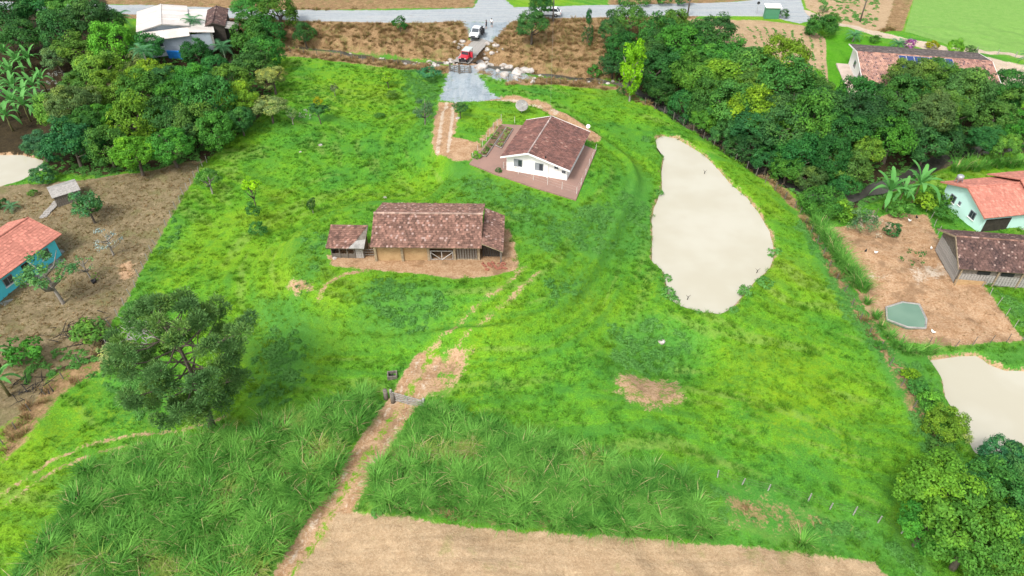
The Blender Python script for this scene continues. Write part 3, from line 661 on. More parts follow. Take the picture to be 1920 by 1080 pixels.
for x in (-1.75, -.85, 0, .8): MB().box((x, -1.1, .75), (.1, .1, 1.9)).build('post', 'wood', shed)
MB().box((-.5, -1.13, 1.5), (2.5, .08, .1)).build('rail', 'palewood', shed)
rl = thing('rail_fence', 'short dark rail fence between shed and barn', 'fence', (-15.9, 61.35, float(hgt(-15.9, 61.3))), 0)
for z in (.35, .7, 1.05): MB().box((0, 0, z), (1.5, .06, .1)).build('rail', 'wood', rl)
for x in (-.7, .7): MB().box((x, .06, .55), (.12, .1, 1.3)).build('post', 'wood', rl)

# --- mint house with coral roof (right edge)
mc = ground_at(66.0, 75.2)
mint, u = gable('house', 'mint green house with coral tiled roof at the right edge', 'house', 66.0, 75.3, R_(9), 19.0, 4.3, 4.3, 2.75, 2.75, 4.5, .6, 'mint', 'redtile', .24, .36, trim='redtile', z=mc.z)
window(mint, (-u, 1.9, 1.6), 1.0, 1.0, 'u', -1, shutter=False); window(mint, (-u, -1.9, 1.6), 1.0, 1.0, 'u', -1, shutter=False); window(mint, (-u, .6, 1.7), .4, .5, 'u', -1, shutter=False)
window(mint, (-1.5, -3.7, 1.6), 1.3, 1.0, 'v', -1)
mb = MB(); o_ = (-9.5 + 7.0); Ls = 9.0
for sgn in (1, -1): slab(mb, (o_, sgn * 4.9, 2.9), (o_ + Ls, sgn * 4.9, 2.9), (o_ + Ls, 0, 5.0), (o_, 0, 5.0))
r2 = mb.build('upper_roof', 'redtile', mint)
for sgn in (1, -1): tiles('roof_tiles', (o_, sgn * 4.9, 2.9), (o_ + Ls, sgn * 4.9, 2.9), (o_ + Ls, 0, 5.0), (o_, 0, 5.0), .24, .36, 'redtile', r2)
MB().box((-6.8, -3.72, 1.0), (3.4, .1, 2.1)).build('porch_shade_panel', 'darkwood', mint)  # solid dark panel on the wall; the porch shade is put into its colour
MB().box((-2, -6.2, -.35), (15, 5.0, .9)).build('terrace', 'concrete', mint)
tk = thing('water_heater', 'small grey water tank on stand at the coral roof corner', 'water tank', mint.location + Matrix.Rotation(R_(9), 3, 'Z') @ Vector((-8.2, 3.0, 3.36)))
MB().lathe([(0, .35), (.4, .35), (.42, .9), (.3, 1.0), (0, 1.02)], 12).build('tank', 'steel', tk, True)
for x, y in ((-.3, -.3), (.3, -.3), (-.3, .3), (.3, .3)): MB().box((x, y, .15), (.07, .07, .5)).build('leg', 'steel', tk)

# --- brown barn (right edge)
bb = ground_at(58, 61.5)
bbarn, u = gable('barn', 'weathered plank barn with dark brown tiled roof beside the chicken yard', 'barn', 60.3, 61.9, R_(-7.5), 21.0, 4.0, 3.3, 2.65, 2.35, 4.4, .5, 'wood', 'barntile2', .2, .22, trim='oldpost', z=bb.z, caps=M['barntile'])
planks(bbarn, (-u - .04, -2.7), (-u - .04, 3.4), 2.1, .1, 'palewood', .3, .03)
planks(bbarn, (-u + .1, -2.86), (8, -2.86), 1.3, .15, 'palewood', .32, .05)
MB().box((-u + 1.6, -2.95, .15), (3.2, .14, .9)).build('plinth', 'plaster', bbarn)
for x in (-7.5, -5.0, -2.2): MB().box((x, -2.9, 1.75), (1.3, .07, .45)).build('opening_shade_panel', 'black', bbarn)  # solid black panels on the wall stand in for the dark inside of openings
for x in (-u + .1, -6, -3.5, -1): MB().box((x, -2.97, .9), (.14, .12, 2.4)).build('post', 'oldpost', bbarn)

# --- turquoise house (left edge)
tq, u = gable('house', 'turquoise house with coral tiled roof at the left edge', 'house', -59.2, 59.3, R_(73), 17.0, 4.0, 4.0, 2.75, 2.75, 4.3, .65, 'turq', 'redtile', .24, .36, trim='redtile', og=.7)
for x in (6.0, .9): window(tq, (x, -3.35, 1.55), 1.2, 1.0, 'v', -1, frame='frame', shutter=False)
door(tq, (3.3, -3.35, 1.05), .9, 2.1, 'v', -1)
MB().box((0, -3.9, -.3), (17.6, 1.0, .7)).build('walkway', 'concrete', tq); MB().box((8.4, 0, -.3), (1.2, 8, .68)).build('walkway', 'concrete', tq)

# --- white-roofed house (top left)
wh, u = gable('house', 'house under broad white sheet roofs at the top left', 'house', -66.4, 133.6, R_(-68), 12.0, 4.6, 4.6, 3.5, 3.5, 4.4, .5, 'greywall', 'whiteroof', .5, 12.0, z=1.2, trim='concrete')
mb = MB(); slab(mb, (-5, 8.6, 2.7), (8.6, 8.6, 2.7), (8.6, 4.3, 3.3), (-5, 4.3, 3.3)); lt = mb.build('lower_roof', 'whiteroof', wh)
tiles('roof_sheets', (-5, 8.6, 2.7), (8.6, 8.6, 2.7), (8.6, 4.3, 3.3), (-5, 4.3, 3.3), .9, 8, 'whiteroof', lt, .02, .004)
mb = MB(); slab(mb, (9.0, -4.4, 2.75), (9.0, 4.28, 2.75), (5.9, 4.28, 3.32), (5.9, -4.4, 3.32)); lt = mb.build('lower_roof', 'whiteroof', wh)
tiles('roof_sheets', (9.0, -4.4, 2.75), (9.0, 4.28, 2.75), (5.9, 4.28, 3.32), (5.9, -4.4, 3.32), .9, 8, 'whiteroof', lt, .02, .004)
MB().box((8.2, 2.0, 1.0), (.16, 11.5, 3.2)).build('wall', 'greywall', wh)
MB().box((2.0, 8.0, 1.0), (12.2, .16, 3.2)).build('wall', 'greywall', wh)
window(wh, (8.28, -1.2, 1.7), 1.3, 1.0, 'u', 1, shutter=False); window(wh, (5.0, 8.08, 1.6), 1.2, 1.0, 'v', 1, shutter=False)
MB().box((8.0, 7.9, .95), (.5, .5, 3.3)).build('pillar', 'concrete', wh)
tarp = tag(MB().box((0, 0, .8), (2.6, .25, 1.7), Matrix.Rotation(R_(12), 3, 'X')).build('tarp', 'blue'), 'bright blue tarp below the white-roofed house', 'tarp')
tarp.location = P(331, 112); tarp.rotation_euler[2] = R_(-5)
bs, u = gable('shed', 'open brown-tiled shed beside the white-roofed house', 'shed', -57.4, 136.2, R_(-76), 10.0, 2.1, 2.1, 2.9, 2.9, 3.7, .3, 'darkwood', 'barntile2', .25, .3, z=1.0, trim='darkwood')
mb = MB(); slab(mb, (1.5, 4.2, 2.2), (5.3, 4.2, 2.2), (5.3, 2.0, 2.75), (1.5, 2.0, 2.75)); lt = mb.build('sheet_roof', 'concrete', bs)
tiles('roof_sheets', (1.5, 4.2, 2.2), (5.3, 4.2, 2.2), (5.3, 2.0, 2.75), (1.5, 2.0, 2.75), .3, 4, 'palewood', lt, .02, .004)
for x in (1.8, 5.1): MB().box((x, 4.0, .9), (.14, .14, 2.7)).build('post', 'wood', bs)

# --- house with solar panels (top right)
sz = float(hgt(64, 112)); sa = R_(-11.5); scx, scy = 68.5, 112.9
sol, u = gable('house', 'long house with stained salmon tiles and solar panels, behind trees', 'house', scx, scy, sa, 21.0, 6.2, 9.0, 3.35, 2.4, 4.3, .7, 'white', 'salmontile', .3, .42, z=sz, trim='white')
for o in sol.children_recursive:
    if o.name.startswith('roof_tiles'):
        ym = sum(v.co.y for v in o.data.vertices) / len(o.data.vertices)
        if ym > 0: o.data.materials[0] = M['greytile']
MB().box((-10.7, -2.0, -.25), (2.4, 14.5, .8)).build('ledge', pm('pale_pink_paving', (.50, .40, .34), .8, .2, 1, .1), sol)
window(sol, (-u, 1.5, 1.6), 1.3, 1.1, 'u', -1, shutter=False); window(sol, (-u, -3.2, 1.6), 1.3, 1.1, 'u', -1, shutter=False)
sl = Vector((0, -9.0, 2.4)) - Vector((0, 0, 4.3)); sl.normalize(); nrm = Vector((1, 0, 0)).cross(-sl).normalized()
rotm = Matrix((Vector((1, 0, 0)), -sl, nrm)).transposed(); pme = MB().box((0, 0, 0), (1.08, 1.72, .04)).mesh('solar_panel', 'solar'); fme = MB()
for e in (-1, 1): fme.box((e * .555, 0, 0), (.03, 1.78, .06)); fme.box((0, e * .875, 0), (1.08, .03, .06))
fme = fme.mesh('panel_frame', 'lamp')
for i in range(7):
    for j in range(2):
        p = Vector((-3.5 + i * 1.2, 0, 4.3)) + sl * (1.3 + j * 1.9) + nrm * .14
        o = ob('solar_panel', pme, sol); o.matrix_local = Matrix.Translation(p) @ rotm.to_4x4(); ob('panel_frame', fme, o)

# --- small sheds and shelter
ts = P(128, 372); tsh = thing('shed', 'tiny grey shed with sloping sheet roof beside the left pond', 'shed', ts, R_(38))
mb = MB(); slab(mb, (-1.7, -1.6, 1.5), (1.7, -1.6, 1.5), (1.7, .1, 2.0), (-1.7, .1, 2.0)); mb.build('roof', 'palewood', tsh)
mb = MB(); slab(mb, (-1.7, 1.6, 1.6), (1.7, 1.6, 1.6), (1.7, .12, 2.02), (-1.7, .12, 2.02)); mb.build('roof', 'concrete', tsh)
for s in (-1, 1): planks(tsh, (s * 1.5, -1.4), (s * 1.5, 1.4), 1.6, -.2, 'wood', .24, .01); planks(tsh, (-1.5, s * 1.4), (1.5, s * 1.4), 1.55, -.2, 'wood', .24, .01)
wk = [P(108, 378), P(78, 410)]; d = wk[1] - wk[0]; walk = thing('plank_walkway', 'grey plank walkway from the tiny shed to the turquoise house', 'walkway', wk[0], math.atan2(d.y, d.x))
pme = MB().box((0, 0, 0), (.34, .9, .06)).mesh('plank', 'palewood')
for i in range(int(d.length / .4)): ob('plank', pme, walk, (.2 + i * .4, random.uniform(-.04, .04), .1 - (wk[0].z - float(hgt(wk[0].x + d.x * i * .4 / d.length, wk[0].y + d.y * i * .4 / d.length)))))
bp = P(1446, 36); bus = thing('bus_shelter', 'green bus shelter with white roof beside the road', 'bus shelter', bp, R_(-4))
for sx in (-1, 1): MB().box((sx * 1.35, .7, 1.1), (.08, 1.5, 2.3)).build('side_panel', 'green', bus)
pme = MB().box((0, 0, 0), (.24, .06, 2.2)).mesh('board', 'green')
for i in range(10): ob('board', pme, bus, (-1.17 + i * .26, 0, 1.15))
MB().box((0, .7, 2.42), (3.2, 2.0, .1), Matrix.Rotation(R_(6), 3, 'X')).build('roof', 'white', bus)
MB().box((0, 1.1, .5), (2.4, .4, .08)).build('bench', 'wood', bus)

# ------------------------------------------------------------------ vegetation prototypes
def leaf_mesh(name, C, N, L, W, tint, mat='leaf', spread=None):
    """diamond leaves: centres C, normals N, lengths L, widths W"""
    n = len(C); rr = RNG.normal(size=(n, 3)); t = np.cross(N, rr); t /= np.linalg.norm(t, axis=1, keepdims=True) + 1e-9
    b = np.cross(N, t); L = L[:, None] if np.ndim(L) else L; W = W[:, None] if np.ndim(W) else W
    V = np.stack([C - t * L / 2, C + b * W / 2, C + t * L / 2 + N * 0, C - b * W / 2], 1).reshape(-1, 3)
    me = bpy.data.meshes.new(name); me.vertices.add(4 * n); me.vertices.foreach_set('co', V.ravel().astype(np.float32))
    me.loops.add(4 * n); me.loops.foreach_set('vertex_index', np.arange(4 * n, dtype=np.int32)); me.polygons.add(n)
    me.polygons.foreach_set('loop_start', np.arange(0, 4 * n, 4, dtype=np.int32)); me.update(calc_edges=True)
    a = me.attributes.new('tint', 'FLOAT', 'POINT'); a.data.foreach_set('value', np.repeat(tint, 4).astype(np.float32))
    me.materials.append(M[mat] if isinstance(mat, str) else mat); return me
def unit(n):
    v = RNG.normal(size=(n, 3)); return v / np.linalg.norm(v, axis=1, keepdims=True)
def crown(name, lumps=26, lr=.36, sub=9, sr=.17, per=42, leaf=.06, asp=1.0, shape='round', gaps=0.0, mat='leaf', low=-.55):
    d = unit(lumps * 3); d = d[d[:, 2] > low][:lumps]
    if shape == 'cone':
        z = RNG.uniform(-1, 1, len(d)); rad = (1 - z) * .5 * .62 + .05; a = np.arange(len(d)) * 2.4; c = np.stack([np.cos(a) * rad, np.sin(a) * rad, z], 1)
        lrs = lr * (.62 + .4 * (1 - z) / 2)
    elif shape == 'column':
        z = RNG.uniform(-1, .95, len(d)); rad = .62 * np.sqrt(np.clip(1 - z ** 2, .04, 1)) * RNG.uniform(.5, 1.05, len(d)); a = np.arange(len(d)) * 2.4 + RNG.uniform(0, .8, len(d)); c = np.stack([np.cos(a) * rad, np.sin(a) * rad, z], 1); lrs = lr * RNG.uniform(.75, 1.15, len(d))
    else:
        c = d * RNG.uniform(.45, .80, (len(d), 1)); lrs = lr * RNG.uniform(.7, 1.2, len(d))
    Cs, Ns, Ts = [], [], []
    for i in range(len(c)):
        if gaps and RNG.random() < gaps: continue
        lt = RNG.uniform(.15, .85)
        sd = unit(sub * 2); sd = sd[(sd @ c[i]) + .3 * sd[:, 2] > -.12][:sub]
        for s in sd:
            sc = c[i] + s * lrs[i] * .72; ld = unit(per); ld[:, 2] = np.abs(ld[:, 2]) * RNG.choice([1, 1, 1, -1], per)
            p = sc + ld * sr * RNG.uniform(.65, 1.1, (per, 1)) * np.array([1, 1, .8])
            Cs.append(p); nn = ld * .55 + s * .45 + RNG.normal(size=(per, 3)) * .35 + np.array([0, 0, .35]); Ns.append(nn); Ts.append(np.full(per, lt + RNG.uniform(-.2, .2)) + RNG.normal(size=per) * .06)
    C = np.concatenate(Cs); N = np.concatenate(Ns); T = np.clip(np.concatenate(Ts), 0, 1); N /= np.linalg.norm(N, axis=1, keepdims=True)
    if not gaps:   # drop leaves buried inside the lumps
        deep = np.zeros(len(C), bool)
        for i in range(len(c)): deep |= np.linalg.norm(C - c[i], axis=1) < lrs[i] * .55
        C, N, T = C[~deep], N[~deep], T[~deep]
    C = C * np.array([1, 1, asp]); k = RNG.uniform(.7, 1.3, len(C))
    return leaf_mesh(name, C, N, leaf * 1.35 * k, leaf * .8 * k, T, mat)
CROWNS = {}
for i in range(4): CROWNS['A%d' % i] = crown('crown', lumps=24 + 3 * i, lr=.33 + .02 * i, asp=.9)
for i in range(3): CROWNS['B%d' % i] = crown('crown', lumps=46, lr=.25, sub=8, sr=.13, per=52, leaf=.046, asp=.85)
for i in range(2): CROWNS['S%d' % i] = crown('crown', lumps=14, lr=.42, sub=7, sr=.22, per=16, leaf=.13, asp=.85, low=-.3)
for i in range(2): CROWNS['P%d' % i] = crown('crown', lumps=22, lr=.3, sub=6, sr=.15, per=15, leaf=.075, asp=1.0, gaps=.12)
for i in range(1): CROWNS['W%d' % i] = crown('crown', lumps=11, lr=.26, sub=4, sr=.12, per=7, leaf=.085, asp=1.1, gaps=.15)
CROWNS['C0'] = crown('crown', lumps=34, lr=.34, sub=7, sr=.14, per=22, leaf=.06, shape='cone', asp=1)
CROWNS['T0'] = crown('crown', lumps=40, lr=.30, sub=7, sr=.14, per=30, leaf=.075, shape='column')
def trunk_mesh(name, seed, limbs=6, lean=0.0, mat='bark'):
    """unit trunk: z 0..1 is ground to crown centre, horizontal unit = crown radius"""
    r = random.Random(seed); mb = MB()
    top = Vector((lean * .5, r.uniform(-.08, .08), 1.05)); mid = Vector((r.uniform(-.06, .06) + lean * .15, r.uniform(-.06, .06), .5))
    mb.tube([(0, 0, -.08), (0, 0, .05), mid, top], [.085, .07, .055, .025], 7)
    for k in range(limbs):
        t = r.uniform(.4, .9); a = k * 2.4 + r.uniform(-.4, .4); p = Vector((0, 0, 0)).lerp(mid, t * 2) if t < .5 else mid.lerp(top, (t - .5) * 2)
        q = p + Vector((math.cos(a) * .4, math.sin(a) * .4, .18)); e = p + Vector((math.cos(a + .2) * .7, math.sin(a + .2) * .7, .38 + r.uniform(-.05, .15)))
        mb.tube([p, q, e], [.04, .026, .009], 5)
    return mb.mesh(name, mat, True)
TRUNKS = [trunk_mesh('trunk', i) for i in range(4)]; PTRUNKS = [trunk_mesh('trunk', 10 + i, 9, .1 * i, 'palebark') for i in range(3)]
GREEN = {'d': (.036, .135, .030), 'm': (.062, .195, .030), 'l': (.120, .290, .022), 'y': (.125, .265, .032), 'g': (.085, .185, .062), 'b': (.042, .160, .062), 'L': (.25, .43, .015),
         'o': (.068, .170, .036), 'p': (.150, .270, .085), 'e': (.095, .250, .026), 'k': (.026, .100, .026), 'v': (.20, .08, .22), 'Y': (.21, .24, .010), 'w': (.30, .32, .28)}
WORD = {'d': 'dark green', 'm': 'mid green', 'l': 'bright green', 'y': 'yellow-green', 'g': 'grey-green', 'b': 'bluish green', 'L': 'lime green', 'o': 'olive green', 'p': 'pale green', 'k': 'very dark green'}
tree_i = 0
def tree(px, py, r, var='A', col='m', label='', cat='tree', group=None, hc=None, asp=1.0, trunk=True, pale=False, name=None, sq=1.0, rz=None):
    """crown centre seen at (px,py) with radius r (photo pixels): solved to a real place, height and size"""
    global tree_i; tree_i += 1
    z = 2.0; Rm = 3.0
    for _ in range(25):
        x, y = PZ(px, py, z); g = float(hgt(x, y)); Rm = r * depth_at((x, y, z)) / FPX
        hh = hc(Rm) if hc else .95 * Rm + .9
        z = .5 * z + .5 * (g + hh)
    ks = [k for k in CROWNS if k[0] == var]; key = ks[tree_i % len(ks)]
    nm = name or ('tree' if cat == 'tree' else cat.replace(' ', '_'))
    root = thing(nm, label, cat, (x, y, g), rz if rz is not None else (tree_i * 2.399) % 6.28, group)
    jv = random.uniform(.88, 1.2); jc = tuple(c * jv * k for c, k in zip(GREEN[col], (random.uniform(.8, 1.4), random.uniform(.92, 1.12), random.uniform(.8, 1.25))))
    ob('crown', CROWNS[key], root, (0, 0, hh), (0, 0, 0), (Rm * sq, Rm * sq, Rm * asp), jc)
    if trunk: ob('trunk', (PTRUNKS if pale else TRUNKS)[tree_i % 3], root, None, None, (Rm, Rm, hh))
    return root
BUSH = lambda R: .62 * R

# ------------------------------------------------------------------ woods
ORD = ['first', 'second', 'third', 'fourth', 'fifth', 'sixth', 'seventh', 'eighth', 'ninth', 'tenth', 'eleventh', 'twelfth', 'thirteenth', 'fourteenth', 'fifteenth', 'sixteenth', 'seventeenth', 'eighteenth', 'nineteenth', 'twentieth']
def wood(trees, rows, where, group, **kw):
    va = kw.pop('var_asp', False); kw.setdefault('hc', lambda R: .86 * R + .5)
    for rn, lo, hi in rows:
        row = sorted([t for t in trees if lo <= t[1] < hi])
        for i, t in enumerate(row):
            if va: kw['asp'] = random.choice((.8, .95, 1.0, 1.1, 1.3))
            tree(t[0], t[1], t[2] * random.uniform(1.02, 1.3), t[3] if len(t) > 4 else random.choice('AAB'), t[-1], '%s tree, %s from left in %s row of %s' % (WORD[t[-1]], ORD[i], rn, where), 'tree', group, **kw)
left_wood = [(20, 22, 45, 'd'), (75, 18, 44, 'd'), (125, 14, 42, 'm'), (165, 36, 38, 'd'), (110, 58, 36, 'd'), (40, 66, 38, 'd'), (205, 45, 30, 'm'), (212, 88, 38, 'l'), (143, 95, 38, 'm'), (105, 108, 28, 'g'), (273, 88, 28, 'd'),
             (247, 117, 28, 'g'), (187, 138, 48, 'y'), (283, 140, 34, 'l'), (150, 160, 40, 'm'), (207, 172, 48, 'y'), (265, 175, 40, 'm'), (317, 160, 42, 'd'), (360, 155, 42, 'm'), (140, 200, 40, 'g'), (105, 203, 34, 'y'), (253, 226, 44, 'y'),
             (333, 187, 40, 'm'), (396, 196, 46, 'm'), (445, 188, 38, 'l'), (430, 150, 36, 'm'), (195, 226, 40, 'm'), (310, 225, 40, 'd'), (367, 233, 42, 'm'), (402, 246, 36, 'm'), (133, 270, 48, 'b'), (200, 278, 38, 'o'), (253, 289, 40, 'l'), (318, 272, 38, 'm'),
             (75, 272, 32, 'b'), (476, 118, 34, 'd'), (466, 68, 38, 'd'), (495, 60, 34, 'd'), (510, 145, 32, 'p'), (520, 22, 30, 'm'), (505, 200, 30, 'p'), (405, 122, 26, 'd'), (368, 104, 24, 'd'), (495, 100, 30, 'm'), (470, 15, 32, 'm'), (345, 250, 36, 'd'), (160, 235, 36, 'd'), (450, 225, 26, 'd')]
wood(left_wood, [('back', -99, 80), ('upper middle', 80, 145), ('lower middle', 145, 215), ('front', 215, 400)], 'the left wood', 'trees of the left wood', var_asp=True)
right_wood = [(1238, 172, 26, 'k'), (1285, 198, 30, 'd'), (1322, 226, 28, 'm'), (1362, 252, 30, 'd'), (1402, 278, 30, 'k'), (1440, 298, 32, 'd'), (1478, 318, 32, 'm'), (1500, 285, 38, 'd'), (1520, 335, 30, 'o'), (1585, 345, 26, 'd'), (1148, 58, 26, 'd'), (1183, 38, 24, 'm'), (1166, 90, 30, 'd'), (1150, 118, 22, 'd'), (1235, 62, 36, 'd'), (1266, 46, 32, 'm'), (1228, 92, 32, 'd'), (1274, 84, 38, 'm'), (1318, 76, 38, 'd'), (1347, 52, 34, 'd'), (1230, 138, 34, 'd'), (1258, 118, 30, 'd'), (1298, 134, 34, 'm'),
              (1336, 110, 34, 'm'), (1374, 106, 36, 'm'), (1322, 156, 40, 'm'), (1362, 146, 44, 'l'), (1406, 128, 48, 'm'), (1424, 162, 48, 'm'), (1336, 190, 34, 'd'), (1374, 196, 44, 'm'), (1412, 206, 48, 'l'), (1420, 240, 42, 'd'), (1466, 118, 38, 'l'), (1520, 148, 26, 'l'), (1470, 162, 46, 'm'), (1527, 170, 38, 'm'),
              (1547, 196, 36, 'd'), (1478, 202, 44, 'd'), (1515, 226, 42, 'm'), (1466, 242, 40, 'd'), (1632, 172, 28, 'k'), (1602, 184, 34, 'd'), (1615, 214, 44, 'k'), (1588, 240, 38, 'd'), (1712, 150, 42, 'B', 'o'), (1765, 142, 44, 'B', 'm'), (1815, 152, 34, 'B', 'o'), (1752, 176, 50, 'B', 'o'), (1803, 182, 44, 'B', 'o'),
              (1690, 188, 44, 'd'), (1742, 214, 44, 'B', 'o'), (1780, 214, 40, 'B', 'o'), (1905, 152, 30, 'd'), (1878, 182, 34, 'd'), (1902, 202, 40, 'm'), (1862, 226, 34, 'o'), (1902, 248, 34, 'm'), (1642, 238, 38, 'k'), (1700, 246, 38, 'd'), (1672, 266, 36, 'm'), (1625, 284, 28, 'y'), (1738, 276, 34, 'd'), (1596, 312, 36, 'o'),
              (1555, 296, 30, 'd'), (1545, 250, 34, 'k'), (1800, 262, 30, 'd'), (1850, 262, 28, 'd'), (1888, 276, 26, 'm')]
wood(right_wood, [('back', -99, 100), ('upper middle', 100, 160), ('middle', 160, 210), ('lower middle', 210, 245), ('front', 245, 400)], 'the right wood', 'trees of the right wood', var_asp=True)
# ------------------------------------------------------------------ single trees and shrubs
T = tree
T(997, 44, 32, 'A', 'd', 'dark bushy tree at the roadside, a white car half hidden behind it', 'tree'); T(1016, 12, 24, 'A', 'd', 'tall dark crown rising behind the roadside tree at the top of the picture', 'tree')
T(1103, 52, 15, 'C', 'k', 'slim dark conifer on the brown bank', 'conifer', hc=lambda R: 2.0 * R, asp=2.1, sq=.95)
T(750, 47, 14, 'S', 'd', 'lone round shrub at the road edge above the brown bank', 'shrub', hc=lambda R: .9 * R, asp=1.2)
T(1188, 122, 30, 'T', 'L', 'lime green tree with pale trunks beside the creek', 'tree', hc=lambda R: 2.4 * R, asp=1.55, pale=True, sq=.95)
T(1146, 30, 11, 'A', 'd', 'small upright dark tree at the road left of the right wood', 'tree', asp=1.3)
T(570, 62, 22, 'A', 'k', 'dark conical tree at the end of the brown bank', 'tree', asp=1.25)
T(795, 203, 24, 'P', 'g', 'airy grey-green tree left of the orange track', 'tree', pale=True)
T(862, 203, 16, 'S', 'd', 'clipped leaning shrub at the corner of the gravel drive', 'shrub', hc=lambda R: 1.3 * R, asp=.8)
T(597, 208, 18, 'S', 'd', 'small dark fruit tree topped with yellow shoots in the left pasture', 'tree', hc=lambda R: 1.5 * R)
T(596, 190, 9, 'S', 'Y', 'yellow flowering shoots above the small fruit tree', 'shrub', trunk=False, hc=lambda R: 5.2 * R)
T(626, 165, 10, 'P', 'g', 'tiny sapling in the upper left pasture', 'sapling', pale=True, hc=lambda R: 1.6 * R)
T(726, 145, 14, 'S', 'l', 'small light green sapling left of the creek crossing', 'sapling', hc=lambda R: 1.5 * R)
T(735, 177, 12, 'S', 'o', 'low brownish bush under the light green sapling', 'shrub', trunk=False, hc=BUSH, asp=.6)
T(712, 217, 10, 'S', 'o', 'low olive bush in the middle of the left pasture', 'shrub', trunk=False, hc=BUSH, asp=.7)
T(572, 216, 14, 'W', 'w', 'bare whitish shrub left of the yellow-topped fruit tree', 'shrub', trunk=False, hc=BUSH, asp=.9)
T(545, 212, 14, 'P', 'p', 'pale green sapling at the edge of the left wood', 'sapling', pale=True)
T(470, 350, 17, 'S', 'L', 'thin tree with lime yellow top in the left pasture', 'tree', hc=lambda R: 3.4 * R, asp=1.1)
T(474, 395, 13, 'S', 'd', 'dark lower foliage of the thin lime-topped tree', 'shrub', hc=lambda R: 1.8 * R, asp=1.5, trunk=False)
T(484, 432, 17, 'S', 'd', 'dark green bush at the foot of the lime-topped tree', 'shrub', trunk=False, hc=BUSH)
T(584, 384, 10, 'S', 'k', 'small dark sapling on the slope left of the barn', 'sapling', hc=lambda R: 1.9 * R, asp=1.5, pale=True)
T(389, 333, 24, 'P', 'm', 'small green tree at the corner of the brown yard', 'tree', pale=True); T(389, 330, 18, 'S', 'm', 'leafy shrub beneath the small tree at the yard corner', 'shrub', trunk=False, hc=BUSH)
T(160, 380, 34, 'P', 'b', 'dark citrus tree beside the tiny grey shed', 'tree'); T(165, 388, 26, 'S', 'd', 'dense leafy shrub under the citrus tree', 'shrub', trunk=False, hc=lambda R: .9 * R)
T(85, 508, 52, 'P', 'g', 'open grey-green tree with leaning trunk in front of the turquoise house', 'tree', hc=lambda R: 1.55 * R, pale=True, asp=.8)
T(200, 450, 30, 'W', 'w', 'bare pale fruit tree in the brown yard', 'tree', hc=lambda R: 1.2 * R, pale=True); T(155, 492, 24, 'W', 'p', 'sparse young tree in the brown yard near the turquoise house', 'tree', pale=True)
T(178, 518, 9, 'W', 'l', 'tiny seedling by a black pot in the brown yard', 'sapling', hc=lambda R: 1.0 * R)
T(80, 330, 22, 'S', 'b', 'leafy shrub at the end of the left pond', 'shrub', trunk=False, hc=BUSH); T(62, 362, 9, 'S', 'm', 'small plant on the bank behind the turquoise house', 'shrub', trunk=False, hc=BUSH); T(2, 383, 12, 'S', 'k', 'dark shrub at the left edge behind the turquoise house', 'shrub', trunk=False, hc=BUSH)
T(165, 625, 36, 'S', 'm', 'green shrub growing on the burnt brush heap', 'shrub', trunk=False, hc=BUSH, asp=.7); T(45, 665, 34, 'S', 'm', 'green bush at the left edge beside the banana plant', 'shrub', trunk=False, hc=BUSH)
T(215, 662, 30, 'S', 'p', 'pale bush at the left foot of the araucaria', 'shrub', trunk=False, hc=BUSH, asp=.6)
T(1540, 380, 40, 'A', 'm', 'rounded light green bush between the creek gully and chicken yard', 'bush', trunk=False, hc=BUSH); T(1575, 395, 26, 'S', 'l', 'low bright bush at the chicken yard corner', 'bush', trunk=False, hc=BUSH)
T(1640, 418, 36, 'W', 'w', 'bare grey shrub at the top of the chicken yard', 'shrub', trunk=False, hc=BUSH, asp=.9); T(1622, 418, 30, 'P', 'g', 'grey-green bush beside the bare grey shrub', 'shrub', trunk=False, hc=BUSH); T(1674, 432, 16, 'S', 'd', 'dark low bush right of the bare grey shrub', 'shrub', trunk=False, hc=BUSH)
T(1715, 480, 26, 'W', 'o', 'thin bare sapling in the middle of the chicken yard', 'sapling', trunk=False, hc=lambda R: .8 * R)
T(1690, 395, 22, 'S', 'm', 'leafy bush below the right banana plants', 'shrub', trunk=False, hc=BUSH); T(1735, 380, 24, 'S', 'l', 'yellow-green bush next to the mint house', 'shrub', trunk=False, hc=BUSH); T(1770, 400, 22, 'S', 'm', 'low green plants in front of the mint house gable', 'shrub', trunk=False, hc=BUSH, asp=.5); T(1755, 372, 24, 'S', 'm', 'green bush left of the mint house', 'shrub', trunk=False, hc=BUSH)
T(1775, 800, 40, 'A', 'l', 'bright green bush on the bank of the right pond', 'bush', trunk=False, hc=BUSH); T(1745, 755, 24, 'S', 'y', 'yellow-green bush above the pond bank bush', 'bush', trunk=False, hc=BUSH); T(1800, 815, 24, 'P', 'p', 'pale twiggy bush overhanging the right pond', 'bush', trunk=False, hc=BUSH)
for a_, b_, r_, c_, l_ in ((1708, 702, 16, 'l', 'low bright bush on the fence line above the right pond bush'), (1722, 728, 18, 'm', 'green bush on the fence line, second above the pond bank bush'), (1650, 648, 12, 'm', 'small green bush on the pasture fence below the tank'), (1762, 838, 22, 'm', 'green bush at the fence corner near the big tree')): T(a_, b_, r_, 'S', c_, l_, 'bush', trunk=False, hc=BUSH)
T(1880, 850, 40, 'A', 'b', 'bluish green tree at the lower end of the right pond', 'tree'); T(1920, 880, 46, 'A', 'o', 'olive tree at the right edge below the right pond', 'tree')
big = [(1775, 930, 95, 'e', 'large bright green tree in the bottom right corner, its left crown'), (1860, 930, 85, 'm', 'green tree behind the bright corner tree'), (1830, 1010, 100, 'm', 'mid green tree at the bottom edge in the right corner'), (1910, 1010, 80, 'd', 'dark green tree at the bottom right corner edge'), (1900, 1075, 90, 'm', 'tree cut by the bottom right corner of the picture'), (1740, 985, 60, 'm', 'smaller green tree hanging over the ploughed field corner')]
